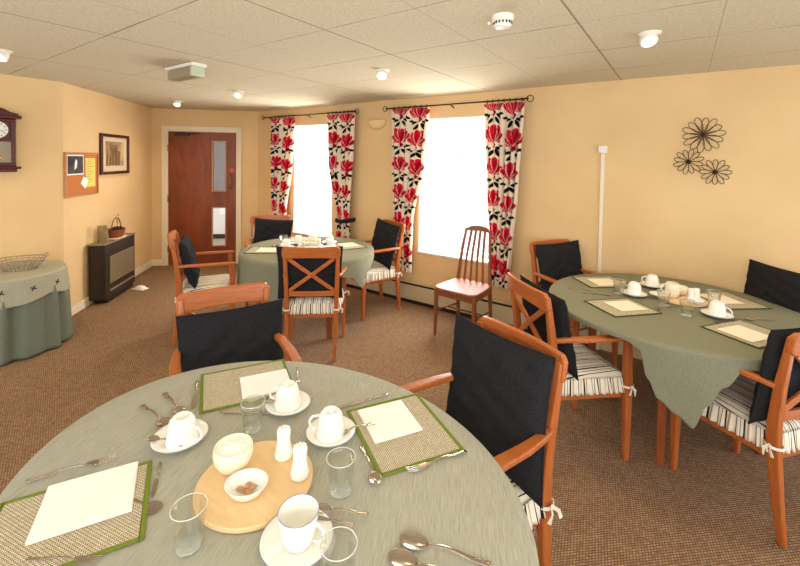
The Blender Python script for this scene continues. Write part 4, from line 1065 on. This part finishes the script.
BOWL.put((.005, 3.262, Z + .0145), 0, 'cream sugar bowl behind the jug on the right table board', scale=.8)
SHAKER.put((.060, 3.165, Z + .0145), 0, 'white shaker on the right table board, left of the pair')
SHAKER.put((.088, 3.185, Z + .0145), 0, 'white shaker on the right table board, right of the pair')
DISH.put((.085, 3.095, Z + .0145), rad(10), 'small white dish with dark contents on the right table board')
FORK.put((-.500, 3.035, Z), rad(200), 'fork lying left of the glasses on the right table', scale=.9)
KNIFE.put((-.455, 2.985, Z), rad(200), 'knife lying beside the fork at the left of the right table', scale=.9)
SPOON.put((-.400, 2.995, Z), rad(195), 'spoon with dark bowl left of the cups on the right table', scale=.8)
TSPOON.put((-.10, 2.90, Z), rad(60), 'teaspoon at the corner of the front left placemat, right table')
SPOON.put((.330, 3.02, Z), rad(35), 'spoon pointing at the right edge chair cushion', scale=.9)
KNIFE.put((.23, 2.90, Z), rad(35), 'knife along the top of the right edge chair placemat', scale=.8)

# --- far table
MATD.put((-3.235, 2.43, Z), rad(38), 'placemat at the near left of the far table')
NAPC.put((-3.205, 2.435, Z + .004), rad(38), 'cream napkin at the near left of the far table')
MATD.put((-3.355, 2.96, Z), rad(-55), 'placemat before the chair beside the door frame')
NAPC.put((-3.36, 2.96, Z + .004), rad(-55), 'cream napkin before the chair beside the door frame')
MATD.put((-2.76, 3.07, Z), rad(-25), 'placemat on the window side of the far table')
NAPC.put((-2.77, 3.08, Z + .004), rad(-25), 'cream napkin on the window side of the far table')
MATD.put((-2.66, 2.48, Z), rad(42), 'placemat behind the cross-back chair on the far table')
BRD.put((-3.0, 2.78, Z), 0, 'pale board in the middle of the far table', scale=(.85, .85, 1))
for x, y, lb in ((-3.14, 2.60, 'left of the board on the far table, nearest the front'), (-3.20, 2.80, 'at the left rear of the board on the far table'), (-2.98, 3.03, 'behind the board on the far table, window side'), (-2.80, 2.86, 'at the right of the board on the far table')):
    SAUCER.put((x, y, Z), 0, 'saucer ' + lb); cup_on(x, y, Z, 140, 'white teacup upside down ' + lb)
JUG.put((-3.03, 2.85, Z + .0125), rad(150), 'cream china jug on the far table board')
BOWL.put((-2.95, 2.74, Z + .0125), 0, 'cream sugar bowl on the far table board', scale=.8)
DISH.put((-3.02, 2.71, Z + .0125), 0, 'small dish with dark contents on the far table board')
SHAKER.put((-2.92, 2.82, Z + .0125), 0, 'white shaker on the far table board, next to the bowl')
SHAKER.put((-3.08, 2.77, Z + .0125), 0, 'white shaker on the far table board, next to the jug')
for x, y, lb in ((-3.12, 2.92, 'clear glass behind the jug on the far table'), (-2.88, 2.62, 'clear glass right of the front cup on the far table'), (-3.30, 2.70, 'clear glass at the left of the far table')):
    GL.put((x, y, Z), .3, lb)
FORK.put((-3.32, 2.60, Z), rad(250), 'dark fork behind the near left placemat on the far table')
KNIFE.put((-3.28, 2.66, Z), rad(70), 'knife behind the near left placemat on the far table')
SPOON.put((-3.02, 2.45, Z), rad(60), 'spoon to the right of the near left placemat, far table')

# ------------------------------------------------------------------ light, world, camera
w = bpy.data.worlds.new('world'); sc.world = w; w.use_nodes = True
bg = w.node_tree.nodes['Background']; bg.inputs[0].default_value = (.98, .985, 1.0, 1); bg.inputs[1].default_value = 1.9

for (x0, x1, z0, z1) in WIN:      # skylight pouring in through the two windows
    l = bpy.data.lights.new('window_daylight', 'AREA'); l.shape = 'RECTANGLE'; l.size = x1 - x0; l.size_y = z1 - z0; l.energy = 70; l.color = (1, .98, .95)
    o = bpy.data.objects.new('window_daylight', l); COL.objects.link(o); o.location = ((x0 + x1) / 2, YW + .30, (z0 + z1) / 2); o.rotation_euler = (rad(-90), 0, 0)
l = bpy.data.lights.new('bounced_flash', 'AREA'); l.shape = 'DISK'; l.size = 1.0; l.energy = 62; l.color = (1, .98, .95)
o = bpy.data.objects.new('bounced_flash', l); COL.objects.link(o); o.location = (.5, -.6, 1.5); o.rotation_euler = Vector((.35, -.5, -1)).to_track_quat('Z', 'Y').to_euler()

cam = bpy.data.cameras.new('camera'); co = bpy.data.objects.new('camera', cam); COL.objects.link(co); sc.camera = co
r_ = Vector((0.82020228, 0.57186128, 0.01558507)); d_ = Vector((0.0296896, -0.01534483, -0.99944138)); f_ = Vector((-0.57130267, 0.82020681, -0.0295642))
R = Matrix((r_, -d_, -f_)).transposed().to_4x4()
co.matrix_world = Matrix.Translation((0, 0, 1.63)) @ R
cam.sensor_fit = 'HORIZONTAL'; cam.sensor_width = 36; cam.lens = 407.976 / 800 * 36; cam.shift_y = -111.35 / 800; cam.clip_start = .05
sc.view_settings.view_transform = 'Standard'; sc.view_settings.look = 'None'; sc.view_settings.gamma = 1; sc.view_settings.exposure = 0.0
sc.view_settings.use_curve_mapping = False
sc.cycles.max_bounces = 10; sc.cycles.transparent_max_bounces = 16
sc.cycles.use_denoising = True
